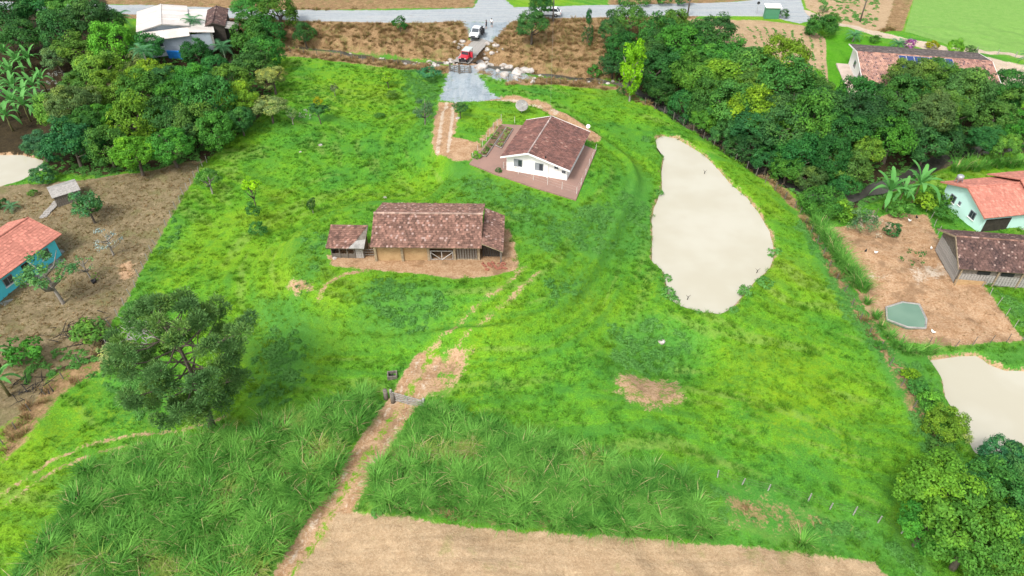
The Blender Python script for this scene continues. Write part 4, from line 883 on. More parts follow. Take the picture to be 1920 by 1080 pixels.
for a, b, r, c, l in big: T(a, b, r, 'B', c, l, 'tree', 'trees in the bottom right corner', hc=lambda R: .95 * R + .6)
T(1540, 48, 30, 'A', 'd', 'round dark bush at the corner of lawn and lane', 'bush', trunk=False, hc=BUSH); T(1560, 42, 18, 'A', 'm', 'lighter bush against the round dark bush at the lane', 'bush', trunk=False, hc=BUSH); T(1545, 16, 9, 'S', 'g', 'grey-green shrub behind the round bush', 'shrub', hc=BUSH)
T(1470, 27, 10, 'S', 'd', 'small dark shrub right of the bus shelter', 'shrub', hc=BUSH, trunk=False); T(1641, 74, 10, 'S', 'd', 'dark round shrub on the lawn between two palms', 'shrub', trunk=False, hc=BUSH)
T(1705, 84, 12, 'S', 'v', 'purple flowering shrub beside the lane', 'shrub', trunk=False, hc=lambda R: .9 * R); T(1749, 86, 12, 'S', 'Y', 'yellow-green flowering shrub by the lane', 'shrub', trunk=False, hc=BUSH); T(1792, 88, 16, 'A', 'l', 'clipped bright green bush by the sandy yard', 'bush', trunk=False, hc=lambda R: .85 * R, asp=1.1); T(1820, 96, 12, 'S', 'o', 'brownish shrub right of the clipped bright bush', 'shrub', trunk=False, hc=BUSH)
T(805, 138, 22, 'S', 'b', 'low bluish bushes at the creek crossing, left of the gate', 'shrub', trunk=False, hc=BUSH, asp=.5); T(1115, 130, 14, 'S', 'm', 'green bush on the brown creek bank', 'shrub', trunk=False, hc=BUSH); T(1165, 172, 9, 'S', 'd', 'dark bush at the foot of the lime green tree', 'shrub', trunk=False, hc=BUSH)
for a_, w_ in ((1172, 'left'), (1208, 'second'), (1246, 'third'), (1282, 'right')): T(a_, 1, 15, 'S', 'd', 'dark hedge bush beyond the road, %s of four' % w_, 'bush', 'hedge bushes beyond the road', trunk=False, hc=BUSH)
T(568, 540, 22, 'W', 'o', 'brown twiggy heap on the slope below the shed', 'shrub', trunk=False, hc=lambda R: .35 * R, asp=.4)
T(105, 145, 20, 'W', 'w', 'bare grey shrub between banana grove and left wood', 'shrub', trunk=False, hc=BUSH)

# ------------------------------------------------------------------ araucaria
def araucaria():
    base = P(398, 806); root = thing('araucaria', 'tall dark araucaria with pom-pom branch ends beside the cane', 'tree', base)
    r = random.Random(5); H = 13.8; tr = MB()
    ax = lambda t: Vector((.25 * math.sin(t * 3), .2 * math.sin(t * 2.2 + 1), H * t))
    tr.tube([ax(t) + Vector((0, 0, -.3 if t == 0 else 0)) for t in np.linspace(0, 1, 9)], [.34 - .29 * t for t in np.linspace(0, 1, 9)], 8); tr.build('trunk', 'bark', root, True)
    br = MB(); C = []; 
    for k in range(50):
        t = .20 + .78 * (k / 49) ** .9; a = k * 2.399 + r.uniform(-.3, .3)
        L = (5.6 * math.sin(math.pi * min(1, (1.06 - t) / .92)) ** .75 if t < .98 else .8) * r.uniform(.55, 1.08)
        p = ax(t); q = p + Vector((math.cos(a) * L * .55, math.sin(a) * L * .55, L * .02)); e = p + Vector((math.cos(a) * L, math.sin(a) * L, L * (.22 if t > .4 else .08)))
        br.tube([p, q, e], [.085, .06, .03], 5); C.append((e, r.uniform(.8, 1.1)))
        for m in range(3):
            if L > 2.0:
                w_ = q.lerp(e, r.uniform(.05, .8)); aa = a + r.choice((-1, 1)) * r.uniform(.5, 1.0); l2 = L * r.uniform(.18, .34)
                f = w_ + Vector((math.cos(aa) * l2, math.sin(aa) * l2, l2 * .3)); br.tube([w_, f], [.04, .02], 4); C.append((f, r.uniform(.6, .85)))
    br.build('branches', 'bark', root, True)
    # pom-poms: stiff rope-like shoots pointing outward
    V, Tt, F = [], [], []
    for c, rad in C:
        tt = r.uniform(.05, .95)
        for j in range(420):
            d = Vector(unit(1)[0]); d.z = abs(d.z) * (1 if r.random() < .78 else -.6); d.normalize()
            s = Vector(unit(1)[0]).cross(d).normalized() * rad * .05; i0 = len(V)
            k0 = r.uniform(.2, .8); a0 = c + d * rad * k0; b0 = a0 + (d + Vector(unit(1)[0]) * .45) * rad * .26; m0 = a0.lerp(b0, .5)
            V += [a0, m0 + s, b0, m0 - s]; F.append((i0, i0 + 1, i0 + 2, i0 + 3)); Tt += [tt + r.uniform(-.15, .15)] * 4
    me = bpy.data.meshes.new('crown'); me.from_pydata(V, [], F); at = me.attributes.new('tint', 'FLOAT', 'POINT'); at.data.foreach_set('value', Tt); me.materials.append(M['leaf'])
    ob('crown', me, root, color=(.105, .215, .062))
araucaria()

# ------------------------------------------------------------------ bananas and palms: each big leaf a part
def arch_leaf(L, W, segs=9, fold=.25, droop=.55, stalk=.12):
    mb = MB(); vs = []; fs = []
    for i in range(segs + 1):
        t = i / segs; x = L * (t - droop * .28 * t ** 3); z = L * (.5 * t - droop * 1.1 * t ** 2.2)
        wdt = 0.02 * L if t < stalk else W * math.sin(math.pi * min(1, ((t - stalk) / (1 - stalk)) * .93 + .07)) ** .6 * .5
        if i == segs: wdt *= .25
        j = random.uniform(.62, 1.08)
        vs += [(x, -wdt * j, z + fold * wdt), (x, 0, z), (x, wdt * j, z + fold * wdt)]
    for i in range(segs): fs += [(3 * i, 3 * i + 1, 3 * i + 4, 3 * i + 3), (3 * i + 1, 3 * i + 2, 3 * i + 5, 3 * i + 4)]
    return mb.add(vs, fs)
BLEAF = [arch_leaf(1, .19, segs=15, droop=d).mesh('leaf', 'banana', True) for d in (.35, .6, .85)]
def banana(px, py, h, label, group=None, n=13):
    b = P(px, py); root = thing('banana_plant', label, 'banana plant', b, random.uniform(0, 6), group)
    for s in range(1): MB().tube([(0, 0, -.1), (.05, 0, h * .5), (0, .05, h * .95)], [.16, .13, .08], 7).build('stem', pm_cache('banana_stem'), root, True)
    for i in range(n):
        a = i * 2.399; up = 1.1 - 1.2 * i / n; sc = random.uniform(2.2, 3.1) * h / 2.6
        ob('leaf', BLEAF[min(2, i * 3 // n)], root, (0, 0, h * .93), (0, -max(-.15, up * .85), a), (sc, sc * 1.15, sc))
_pc = {}
def pm_cache(n):
    if n not in _pc: _pc[n] = pm(n, (.16, .17, .06), .8, .5, 3, .2, col2=(.10, .07, .03))
    return _pc[n]
for i, (a, b, h, l) in enumerate([(22, 128, 3.0, 'top banana plant of the left grove'), (50, 150, 2.8, 'banana plant right of the top one in the left grove'), (12, 168, 3.0, 'banana plant at the left edge, upper part of the grove'), (40, 195, 3.1, 'tallest pale banana plant of the left grove'), (75, 190, 2.8, 'banana plant in the left grove next to the bare shrub'),
                                  (10, 212, 3.0, 'banana plant at the left edge, middle of the grove'), (58, 228, 2.9, 'banana plant in front of the left grove'), (85, 222, 2.6, 'right front banana plant of the left grove'), (25, 246, 2.6, 'lowest banana plant of the left grove above the pond'), (65, 135, 2.6, 'banana plant at the back right of the left grove'), (-5, 140, 2.8, 'banana plant cut by the left edge of the picture'), (35, 108, 2.8, 'banana plant at the very back of the left grove'), (32, 160, 3.0, 'banana plant in the heart of the left grove'), (60, 208, 2.8, 'small banana plant beside the tallest pale one'), (38, 222, 2.8, 'banana plant in the lower middle of the left grove'), (88, 172, 2.4, 'low banana plant below the bare grey shrub'), (-8, 190, 3.0, 'banana plant at the left edge below the middle'), (10, 100, 2.8, 'banana plant at the upper left edge of the grove'), (-6, 236, 2.6, 'banana plant at the left edge just above the pond')]):
    banana(a, b, h, l, 'banana plants of the left grove')
for a, b, h, l in [(1655, 392, 3.0, 'left banana plant of the pair above the chicken yard'), (1708, 385, 3.4, 'taller banana plant right of the pair above the chicken yard'), (1682, 388, 2.4, 'small banana plant between the two above the chicken yard'), (18, 742, 2.4, 'banana plant at the left edge above the burnt brush'), (2, 690, 2.2, 'banana plant cut by the left edge beside the green bush')]: banana(a, b, h, l)
def frond(L=1.0, n=16):
    mb = MB(); pts = []
    for i in range(n + 1):
        t = i / n; pts.append(Vector((L * (t - .2 * t ** 3), 0, L * (.45 * t - .75 * t ** 2.1))))
    mb.tube(pts[::4], [.018, .014, .010, .006, .003][:len(pts[::4])], 4)
    for i in range(2, n + 1):
        for s in (-1, 1):
            p = pts[i]; l = L * .26 * math.sin(math.pi * (.15 + .8 * i / n)); e = p + Vector((l * .55, s * l, -l * .35)); d = Vector((.022 * L, 0, 0)); mb.add([p - d, p + d, e], [(0, 1, 2)])
    return mb.mesh('frond', 'palm')
FR = frond()
def palm(px, py, h, L, label, n=15, group=None):
    b = P(px, py); root = thing('palm_tree', label, 'palm', b, 0, group)
    MB().tube([(0, 0, -.2), (.1, 0, h * .5), (0, 0, h)], [.18, .13, .11], 8).build('trunk', 'palebark', root, True)
    for i in range(n):
        ob('frond', FR, root, (0, 0, h), (0, -(.75 - 1.15 * i / n), i * 2.399), L)
palm(372, 78, 3.8, 2.7, 'bluish palm between the white roof and the brown shed', 17); palm(236, 72, 4.0, 3.0, 'drooping palm left of the white-roofed house'); palm(424, 118, 3.0, 3.0, 'palm in front of the open brown shed')
palm(1598, 78, 1.2, 2.0, 'left palm on the mown lawn by the lane', 20); palm(1681, 92, 1.0, 2.0, 'right palm on the mown lawn by the lane', 20); palm(1905, 172, 5.5, 2.6, 'palm among the trees at the right edge'); palm(25, 395, .6, 1.4, 'small yellowish palm behind the turquoise house', 12); palm(290, 160, 6, 2.6, 'palm crown rising inside the left wood')

# ------------------------------------------------------------------ grass-like stuff (uncountable): instanced clumps
PROTO = {}
def clump(key, n, h, w, spread, lean, segs, mat, seed=0):
    r = random.Random(seed); mb = MB()
    for i in range(n):
        a = r.uniform(0, 6.283); rad = spread * math.sqrt(r.random()); p = Vector((math.cos(a) * rad, math.sin(a) * rad, 0)); a2 = a + r.uniform(-.9, .9)
        d = Vector((math.cos(a2), math.sin(a2), 0)); s = Vector((-d.y, d.x, 0)); hh = h * r.uniform(.55, 1.1); ln = lean * r.uniform(.35, 1.2) * hh; vs = []
        for k in range(segs + 1):
            t = k / segs; c = p + d * ln * t ** 2 + Vector((0, 0, hh * (t - .38 * lean * t ** 3))); ww = w * (1 - t * .92) * (.5 if k == 0 else 1)
            vs += [c - s * ww / 2, c + s * ww / 2] if k < segs else [c]
        fs = [(2 * k, 2 * k + 1, 2 * k + 3, 2 * k + 2) for k in range(segs - 1)] + [(2 * segs - 2, 2 * segs - 1, 2 * segs)]
        mb.add(vs, fs)
    return mb.mesh(key, mat, fix=False)
def scatter(name, label, pts, meshes, smin, smax, tilt=.12, idx=None):
    """one 'stuff' object: instances of a few clump meshes on fixed points"""
    if not len(pts): return
    coll = bpy.data.collections.new(name + '_kinds')
    for i, m in enumerate(meshes): coll.objects.link(bpy.data.objects.new('%s_kind' % name, m))
    pts = np.asarray(pts); n = len(pts); me = bpy.data.meshes.new(name); me.vertices.add(n); me.vertices.foreach_set('co', pts.astype(np.float32).ravel())
    rot = np.stack([RNG.normal(size=n) * tilt, RNG.normal(size=n) * tilt, RNG.uniform(0, 6.283, n)], 1); s = RNG.uniform(smin, smax, n)
    a = me.attributes.new('rot', 'FLOAT_VECTOR', 'POINT'); a.data.foreach_set('vector', rot.astype(np.float32).ravel())
    a = me.attributes.new('scl', 'FLOAT', 'POINT'); a.data.foreach_set('value', s.astype(np.float32))
    a = me.attributes.new('idx', 'INT', 'POINT'); a.data.foreach_set('value', (RNG.integers(0, len(meshes), n) if idx is None else np.asarray(idx)).astype(np.int32))
    g = bpy.data.node_groups.new(name, 'GeometryNodeTree'); g.interface.new_socket('Geometry', in_out='INPUT', socket_type='NodeSocketGeometry'); g.interface.new_socket('Geometry', in_out='OUTPUT', socket_type='NodeSocketGeometry')
    N = g.nodes; gi = N.new('NodeGroupInput'); go = N.new('NodeGroupOutput'); ip = N.new('GeometryNodeInstanceOnPoints'); ci = N.new('GeometryNodeCollectionInfo')
    ci.inputs['Collection'].default_value = coll; ci.inputs['Separate Children'].default_value = True; ci.inputs['Reset Children'].default_value = True
    ip.inputs['Pick Instance'].default_value = True
    def na(nm, dt): x = N.new('GeometryNodeInputNamedAttribute'); x.data_type = dt; x.inputs[0].default_value = nm; return x.outputs[0]
    e2r = N.new('FunctionNodeEulerToRotation')
    g.links.new(gi.outputs[0], ip.inputs['Points']); g.links.new(ci.outputs[0], ip.inputs['Instance']); g.links.new(na('idx', 'INT'), ip.inputs['Instance Index'])
    g.links.new(na('rot', 'FLOAT_VECTOR'), e2r.inputs[0]); g.links.new(e2r.outputs[0], ip.inputs['Rotation']); g.links.new(na('scl', 'FLOAT'), ip.inputs['Scale']); g.links.new(ip.outputs[0], go.inputs[0])
    o = ob(name, me); md = o.modifiers.new('clumps', 'NODES'); md.node_group = g
    return tag(o, label, name.replace('_', ' '), None, 'stuff')
def hgts(x, y):
    i = np.clip(np.searchsorted(ys, y) - 1, 0, len(ys) - 2); j = np.clip(np.searchsorted(xs, x) - 1, 0, len(xs) - 2)
    fx = (x - xs[j]) / (xs[j + 1] - xs[j]); fy = (y - ys[i]) / (ys[i + 1] - ys[i])
    return (GZ[i, j] * (1 - fx) + GZ[i, j + 1] * fx) * (1 - fy) + (GZ[i + 1, j] * (1 - fx) + GZ[i + 1, j + 1] * fx) * fy
def fill(poly_px, n, world=False):
    W = poly_px if world else PL(poly_px); A = np.array(W); x = RNG.uniform(A[:, 0].min(), A[:, 0].max(), n * 6); y = RNG.uniform(A[:, 1].min(), A[:, 1].max(), n * 6)
    k = poly_sd(x, y, W) < 0; x, y = x[k][:n], y[k][:n]; return np.stack([x, y, hgts(x, y)], 1)
def area(poly_px):
    W = np.array(PL(poly_px)); return .5 * abs(np.dot(W[:, 0], np.roll(W[:, 1], 1)) - np.dot(W[:, 1], np.roll(W[:, 0], 1)))
CANE = [clump('cane', 105, 1.75, .095, .30, .95, 4, 'cane', i) for i in range(5)]; CANEDRY = [clump('cane', 80, 1.5, .09, .28, .95, 4, 'canedry', 20 + i) for i in range(2)]
def jig(poly, sp):
    W = PL(poly); A = np.array(W); gx, gy = np.meshgrid(np.arange(A[:, 0].min(), A[:, 0].max(), sp), np.arange(A[:, 1].min(), A[:, 1].max(), sp)); x = gx.ravel() + RNG.uniform(-.42, .42, gx.size) * sp; y = gy.ravel() + RNG.uniform(-.42, .42, gy.size) * sp
    k = poly_sd(x, y, W) < 0; k &= fbm(x * .35, y * .35) > .17; x, y = x[k], y[k]; return np.stack([x, y, hgts(x, y)], 1)
pl_ = jig(cane_l, .78); dry = (fbm(pl_[:, 0] * .3 + 4, pl_[:, 1] * .3) + .25 * sstep(29, 26, pl_[:, 1])) > .72
scatter('sugar_cane', 'dense sugar cane stand left of the dirt track', pl_, CANE + CANEDRY, .65, 1.25, .1, np.where(dry, 5 + RNG.integers(0, 2, len(pl_)), RNG.integers(0, 5, len(pl_))))
pr_ = jig(cane_r, .78); dry = fbm(pr_[:, 0] * .3 + 9, pr_[:, 1] * .3) > .70
scatter('sugar_cane', 'dense sugar cane stand right of the dirt track above the ploughed field', pr_, CANE + CANEDRY, .65, 1.2, .1, np.where(dry, 5 + RNG.integers(0, 2, len(pr_)), RNG.integers(0, 5, len(pr_))))
# countable tall grass clumps
CL = [clump('blades', 110, 1.5, .07, .35, .8, 4, 'cane', 40 + i) for i in range(3)]
def gclump(px, py, s, label, group=None):
    root = tag(ob('grass_clump', CL[int(px) % 3], None, P(px, py), (0, 0, px), s), label, 'grass clump', group); return root
gclump(1502, 1022, 1.35, 'single tall pale grass clump at the edge of the ploughed field')
hedge = [(1530 + 83 * i / 17 + (4 if i % 2 else -4), 423 + 123 * i / 17) for i in range(18)]
for i, (a, b) in enumerate(hedge): gclump(a, b, 1.45, 'tall grass clump, %s from the top in the hedge beside the chicken yard' % ORD[i], 'tall grass hedge clumps')
for a, b, s, l in [(1625, 570, .9, 'lone round grass clump below the hedge beside the chicken yard'), (1640, 597, 1.0, 'grass clump left of the green tank'), (1652, 616, 1.0, 'grass clump at the lower left of the green tank'), (1668, 634, 1.1, 'grass clump at the lower corner of the chicken yard'), (1682, 652, 1.1, 'grass clump below the lower corner of the chicken yard'), (1700, 664, 1.1, 'left grass clump above the right pond'), (1722, 664, 1.1, 'middle grass clump above the right pond'), (1745, 662, 1.1, 'right grass clump above the right pond')]: gclump(a, b, s, l)
for i, (a, b) in enumerate([(1790, 322), (1808, 318), (1828, 320), (1850, 316), (1872, 314), (1893, 314), (1912, 312)]): gclump(a, b, 1.7, 'tall grass clump behind the mint house, %s from the left' % ORD[i], 'tall grass behind the mint house')
# pasture tufts, weeds, dry bank growth
TUFT = [clump('tuft', 12, .26, .05, .16, .7, 2, 'tuft', 60 + i) for i in range(3)]
n = 90000; x = RNG.uniform(-75, 70, n); y = 24 + 110 * RNG.random(n) ** 1.15; bad = np.zeros(n)
for L in LAYERS[2:]: bad = np.maximum(bad, mask_at(L, x, y))
for W in (pond1, pond2, pond3): bad = np.maximum(bad, (poly_sd(x, y, W) < .5).astype(float))
bad = np.maximum(bad, (poly_sd(x, y, patio_pts) < .2).astype(float)); k = (bad < .25) & (fbm(x * .25, y * .25) > .36)
scatter('pasture_grass', 'short bright green grass tufts all over the pasture', np.stack([x, y, hgts(x, y)], 1)[k], TUFT, .5, 1.25)
TUSS = [clump('tussock', 34, .48, .045, .26, .85, 3, 'tuft', 160 + i) for i in range(3)]
n = 26000; x = RNG.uniform(-75, 70, n); y = 24 + 110 * RNG.random(n); bad = np.zeros(n)
for L in LAYERS[2:]: bad = np.maximum(bad, mask_at(L, x, y))
for W in (pond1, pond2, pond3): bad = np.maximum(bad, (poly_sd(x, y, W) < .4).astype(float))
bad = np.maximum(bad, (poly_sd(x, y, patio_pts) < .3).astype(float)); k = (bad < .3) & (STREAK[_iy(y), _ix(x)] + RNG.normal(size=n) * .07 > .54)
scatter('tussocks', 'taller coarse grass tussocks in streaks across the pasture', np.stack([x, y, hgts(x, y)], 1)[k], TUSS, .5, 1.3)
WEED = []
for i in range(3):
    m_ = crown('weed', lumps=9, lr=.5, sub=6, sr=.3, per=8, leaf=.2, asp=.55, low=-.1, mat='weed'); WEED.append(m_)
n = 60000; x = RNG.uniform(-70, 70, n); y = RNG.uniform(26, 128, n); lm = mask_at('lush', x, y); bad = np.zeros(n)
for L in LAYERS[2:]: bad = np.maximum(bad, mask_at(L, x, y) * (1 if L != 'dry' else .5))
k = (lm * fbm(x * .3, y * .3) * RNG.uniform(.5, 1.2, n) > .30) & (bad < .3)
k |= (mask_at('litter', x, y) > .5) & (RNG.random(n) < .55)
for W in (pond1, pond2, pond3): k &= poly_sd(x, y, W) > .4
k &= poly_sd(x, y, patio_pts) > .4
scatter('weeds', 'low leafy weeds on the slopes of the pasture', np.stack([x, y, hgts(x, y)], 1)[k], WEED, .16, .48)
xb = np.concatenate([np.array(W + W[:1]) for W in (pond1,)]); bp_ = []
for (ax_, ay_), (bx_, by_) in zip(xb[:-1], xb[1:]):
    for t in np.arange(0, 1, .05):
        if RNG.random() < .4: bp_.append((ax_ + (bx_ - ax_) * t + RNG.normal() * .55, ay_ + (by_ - ay_) * t + RNG.normal() * .55))
bp_ = np.array(bp_); bp_ = bp_[poly_sd(bp_[:, 0], bp_[:, 1], pond1) > .05]; scatter('pond_edge_weeds', 'weeds and grass fringing the large pond', np.stack([bp_[:, 0], bp_[:, 1], np.maximum(hgts(bp_[:, 0], bp_[:, 1]), POND_Z - .05)], 1), [WEED[0]] + TUSS, .25, .95, .12, np.where(RNG.random(len(bp_)) < .12, 0, RNG.integers(1, 4, len(bp_))))
DRY = [clump('dry', 40, .75, .07, .4, .7, 3, 'dryleaf', 80 + i) for i in range(3)]
n = 40000; x = RNG.uniform(-75, 75, n); y = RNG.uniform(26, 160, n); dm = mask_at('dry', x, y); rd = np.maximum.reduce([mask_at('road', x, y), mask_at('gravel', x, y), mask_at('crop', x, y)])
k = (dm * (fbm(x * .4, y * .4) + RNG.uniform(-.1, .2, n)) > .40) & (rd < .2) & (y < 150); scatter('dry_grass', 'brown dry grass and stalks on the creek bank and fence strips', np.stack([x, y, hgts(x, y)], 1)[k], DRY, .45, 1.25)

STRAW = [clump('straw', 8, .6, .05, .5, 1.6, 2, pm('pale_straw', (.46, .36, .22), .9, .4, 3, 0), 200 + i) for i in range(2)]
cp_ = fill([(600, 1075), (650, 965), (800, 985), (1150, 1015), (1500, 1045), (1640, 1070), (1640, 1120), (560, 1120)], 2200); scatter('clods_and_straw', 'loose straw and stubble strewn over the ploughed field', cp_, STRAW, .12, .3, .5)
yp_ = fill([(0, 370), (180, 340), (375, 305), (330, 385), (285, 460), (205, 610), (100, 690), (0, 760)], 3500); scatter('yard_litter', 'dry stems and leaves strewn over the brown yard', yp_, DRY + [TUFT[1]], .10, .34, .4)
gp_ = fill([(1560, 430), (1690, 405), (1735, 410), (1770, 500), (1830, 520), (1905, 632), (1690, 640), (1640, 600)], 500); scatter('yard_scraps', 'scraps of dry litter on the chicken yard', gp_, DRY + STRAW, .08, .22, .5)
rowp = []
for k in range(9):
    a0, a1 = P(1400 + k * 17, 48 + k * 2), P(1462 + k * 11, 150 + k * 3)
    for t in np.arange(0, 1, .012): rowp.append((a0.x + (a1.x - a0.x) * t + RNG.normal() * .12, a0.y + (a1.y - a0.y) * t))
rowp = np.array([p for p in rowp if RNG.random() < .6]); scatter('crop_rows', 'rows of young plants in the tan field below the bus shelter', np.stack([rowp[:, 0], rowp[:, 1], hgts(rowp[:, 0], rowp[:, 1])], 1), WEED, .1, .28)
sp_ = fill([(1505, -30), (1660, -30), (1640, 50), (1560, 38)], 500); scatter('stubble', 'thin pale regrowth on the stubble field behind the lane', sp_, [TUFT[0], WEED[0]], .2, .5)
# ------------------------------------------------------------------ fences
def fence(name, label, pts_px, spacing=2.4, h=1.2, mat='wood', r=.06, wires=3, tilt=.06, wmat='wire'):
    W = PL(pts_px); x0, y0 = W[0]; root = thing(name, label, 'fence', ground_at(x0, y0)); o = root.location
    me = MB().tube([(0, 0, -.25), (0, 0, h)], [r, r * .85], 6).mesh('post', mat); tops = []
    for (ax_, ay_), (bx_, by_) in zip(W[:-1], W[1:]):
        L = math.hypot(bx_ - ax_, by_ - ay_); m = max(1, round(L / spacing))
        for i in range(m):
            q = ground_at(ax_ + (bx_ - ax_) * i / m, ay_ + (by_ - ay_) * i / m); tops.append(q); ob('post', me, root, q - o, (random.gauss(0, tilt), random.gauss(0, tilt), 0), (1, 1, random.uniform(.85, 1.1)))
    q = ground_at(*W[-1]); tops.append(q); ob('post', me, root, q - o)
    for k in range(wires):
        z = h * (.3 + .62 * k / max(1, wires - 1)); MB().tube([t - o + Vector((0, 0, z)) for t in tops], .005, 3, cap=False).build('wire', wmat, root)
    return root
fence('wire_fence', 'post and wire fence along the creek, left of the gate', [(490, 100), (545, 98), (620, 105), (700, 116), (770, 124), (845, 131)])
fence('wire_fence', 'post and wire fence along the creek, right of the gate', [(884, 136), (930, 146), (1000, 158), (1100, 160), (1160, 163)])
fence('wire_fence', 'post and wire fence along the wooded gully above the large pond', [(1210, 195), (1300, 247), (1400, 317), (1490, 390)])
fence('wire_fence', 'leaning post fence between pasture and chicken yard', [(1500, 400), (1555, 500), (1612, 600), (1668, 685), (1712, 765), (1762, 850)], 2.4, 1.05, 'wood', .06)
fence('wire_fence', 'grey fence between the brown yard and the left pasture', [(388, 305), (365, 335), (330, 392), (292, 460), (245, 555), (208, 612), (202, 650)], 1.6, 1.1, 'palewood', .05)
fence('wire_fence', 'mossy post fence beside the burnt brush at the left edge', [(202, 655), (150, 680), (85, 740), (30, 805), (-20, 860)], 2.0, 1.0, 'wood', .06)
fence('wire_fence', 'short pale posts between cane weeds and pasture at the lower right', [(1345, 895), (1440, 920), (1515, 940), (1600, 965), (1690, 1000)], 2.2, 1.0, 'palewood', .06)
fence('wire_fence', 'thin fence at the lower edge of the chicken yard', [(1690, 645), (1790, 652), (1918, 640)], 2.2, 1.2, 'wood', .04)
fence('wire_fence', 'thin fence right of the chicken yard below the brown barn', [(1828, 520), (1870, 572), (1918, 636)], 1.6, 1.2, 'palewood', .04)
fence('wire_fence', 'thin fence between chicken yard and mint house', [(1728, 385), (1745, 410), (1758, 440)], 1.6, 1.3, 'palewood', .04)
fence('wire_fence', 'thin fence along the top edge of the chicken yard', [(1548, 420), (1600, 416), (1680, 394), (1726, 388)], 2.0, 1.2, 'wood', .04)
fence('patio_fence', 'white post fence around the front corner of the patio', [(944, 318), (1000, 340), (1081, 366), (1098, 330), (1117, 285)], 2.0, 1.25, 'fence', .035, 3, .01, 'fence')
fence('garden_fence', 'light post and mesh fence around the vegetable beds', [(887, 300), (905, 275), (925, 245), (940, 227), (965, 232)], 1.6, 1.2, 'fence', .035, 5, .02)
fence('lane_fence', 'pale board fence between lane and green field', [(1830, 98), (1870, 103), (1935, 114)], 2.5, 1.0, 'palewood', .08, 3, .02, 'palewood')

# ------------------------------------------------------------------ bridge, gates, rocks
bz = .45; bA, bB = Vector((*PZ(866, 116, bz), bz)), Vector((*PZ(906, 73, bz), bz)); d = Vector((bB.x - bA.x, bB.y - bA.y, 0)); bl = d.length + .6; ba = math.atan2(d.y, d.x)
br = thing('plank_bridge', 'pale plank bridge over the rocky creek', 'bridge', ((bA.x + bB.x) / 2, (bA.y + bB.y) / 2, bz), ba)
pme = [MB().box((0, 0, 0), (.36, w_, .09)).mesh('plank', 'palewood') for w_ in (3.2, 3.35, 3.05)]
for i in range(int(bl / .44)): ob('plank', pme[i % 3], br, (-bl / 2 + .2 + i * .44, random.uniform(-.1, .1), random.uniform(-.015, .015)), (0, 0, random.gauss(0, .012)))
for s in (-1.2, 0, 1.2): MB().box((0, s, -.25), (bl, .28, .4)).build('beam', 'darkwood', br)
for e in (-1, 1): MB().box((e * (bl / 2 - .8), 0, -1.15), (1.4, 3.6, 1.4)).build('abutment', 'rock', br)
def rail_gate(name, label, loc, rz, L, h, n, mat, posts=True, thick=.05):
    root = thing(name, label, 'gate', loc, rz)
    for i in range(n): MB().box((L / 2, 0, .2 + (h - .25) * i / (n - 1)), (L, thick, .11)).build('rail', mat, root)
    for x in (.06, L / 2, L - .06): MB().box((x, -thick, h / 2 + .05), (.1, thick * .8, h)).build('upright', mat, root)
    MB().tube([(.05, -thick * 2, .2), (L - .05, -thick * 2, h)], .04, 4).build('brace', mat, root)
    if posts:
        for x in (-.15, L + .15): MB().box((x, 0, h * .55), (.2, .2, h * 1.35)).build('post', mat, root)
    return root
gp = [P(845, 134), P(863, 138), P(883, 137)]
for i, l in ((0, 'left leaf of the wooden gate in front of the red jeep'), (1, 'right leaf of the wooden gate in front of the red jeep')):
    dd = gp[i + 1] - gp[i]; rail_gate('gate', l, gp[i], math.atan2(dd.y, dd.x), dd.length - .3, 1.3, 4, 'wood')
ga, gb = P(738, 752), P(792, 762); dd = gb - ga; rail_gate('gate', 'weathered wooden rail gate across the track above the cane', ga, math.atan2(dd.y, dd.x), dd.length, 1.25, 5, 'palewood')
for i, (a, b, l) in enumerate([(724, 748, 'squat grey post stump left of the track gate'), (737, 754, 'thick grey hinge post of the track gate')]):
    o = MB().tube([(0, 0, -.2), (.03, 0, .6), (0, .04, 1.25)], [.24, .22, .2], 9).build('gate_post', 'wood', None, True); o.location = P(a, b); tag(o, l, 'post')
tr = thing('water_trough', 'open square concrete trough in the grass left of the track', 'trough', P(736, 706), R_(8))
for x, y, a, b in ((-.42, 0, .11, .8), (.42, 0, .11, .8), (0, -.345, .73, .11), (0, .345, .73, .11)): MB().box((x, y, .16), (a, b, .5)).build('wall', 'wood', tr)
MB().box((0, 0, 0), (.72, .57, .1)).build('bottom', 'black', tr)
def rock_mesh(seed):
    r = random.Random(seed); bm = bmesh.new(); bmesh.ops.create_icosphere(bm, subdivisions=2, radius=.5)
    for v in bm.verts: v.co *= 1 + .5 * (fbm(np.array(v.co.x * 2.2 + seed), np.array(v.co.y * 2.2 + v.co.z * 1.7)) - .5) * 1.6
    for v in bm.verts: v.co.z *= .62
    me = bpy.data.meshes.new('boulder'); bm.to_mesh(me); bm.free(); me.materials.append(M['rock']); return me
RK = [rock_mesh(i) for i in range(5)]; rr = random.Random(9)
spots = []
for i in range(26): a = rr.uniform(0, 1); spots.append((890 + a * 110, 122 + a * 22 + rr.uniform(-9, 10), rr.uniform(.8, 2.4), 'pale boulder in the creek just right of the bridge', 'boulders right of the bridge'))
for i in range(12): spots.append((rr.uniform(800, 858), 119 + rr.uniform(-5, 6), rr.uniform(.5, 1.5), 'pale boulder in the creek just left of the bridge', 'boulders left of the bridge'))
for i in range(14): spots.append((rr.uniform(905, 945), rr.uniform(82, 112), rr.uniform(.6, 1.3), 'stacked stone of the bank wall right of the bridge', 'stones of the bank wall'))
for i in range(6): spots.append((rr.uniform(852, 868), rr.uniform(78, 92), rr.uniform(.6, 1.2), 'pale stone on the bank left of the bridge', 'stones left of the bridge'))
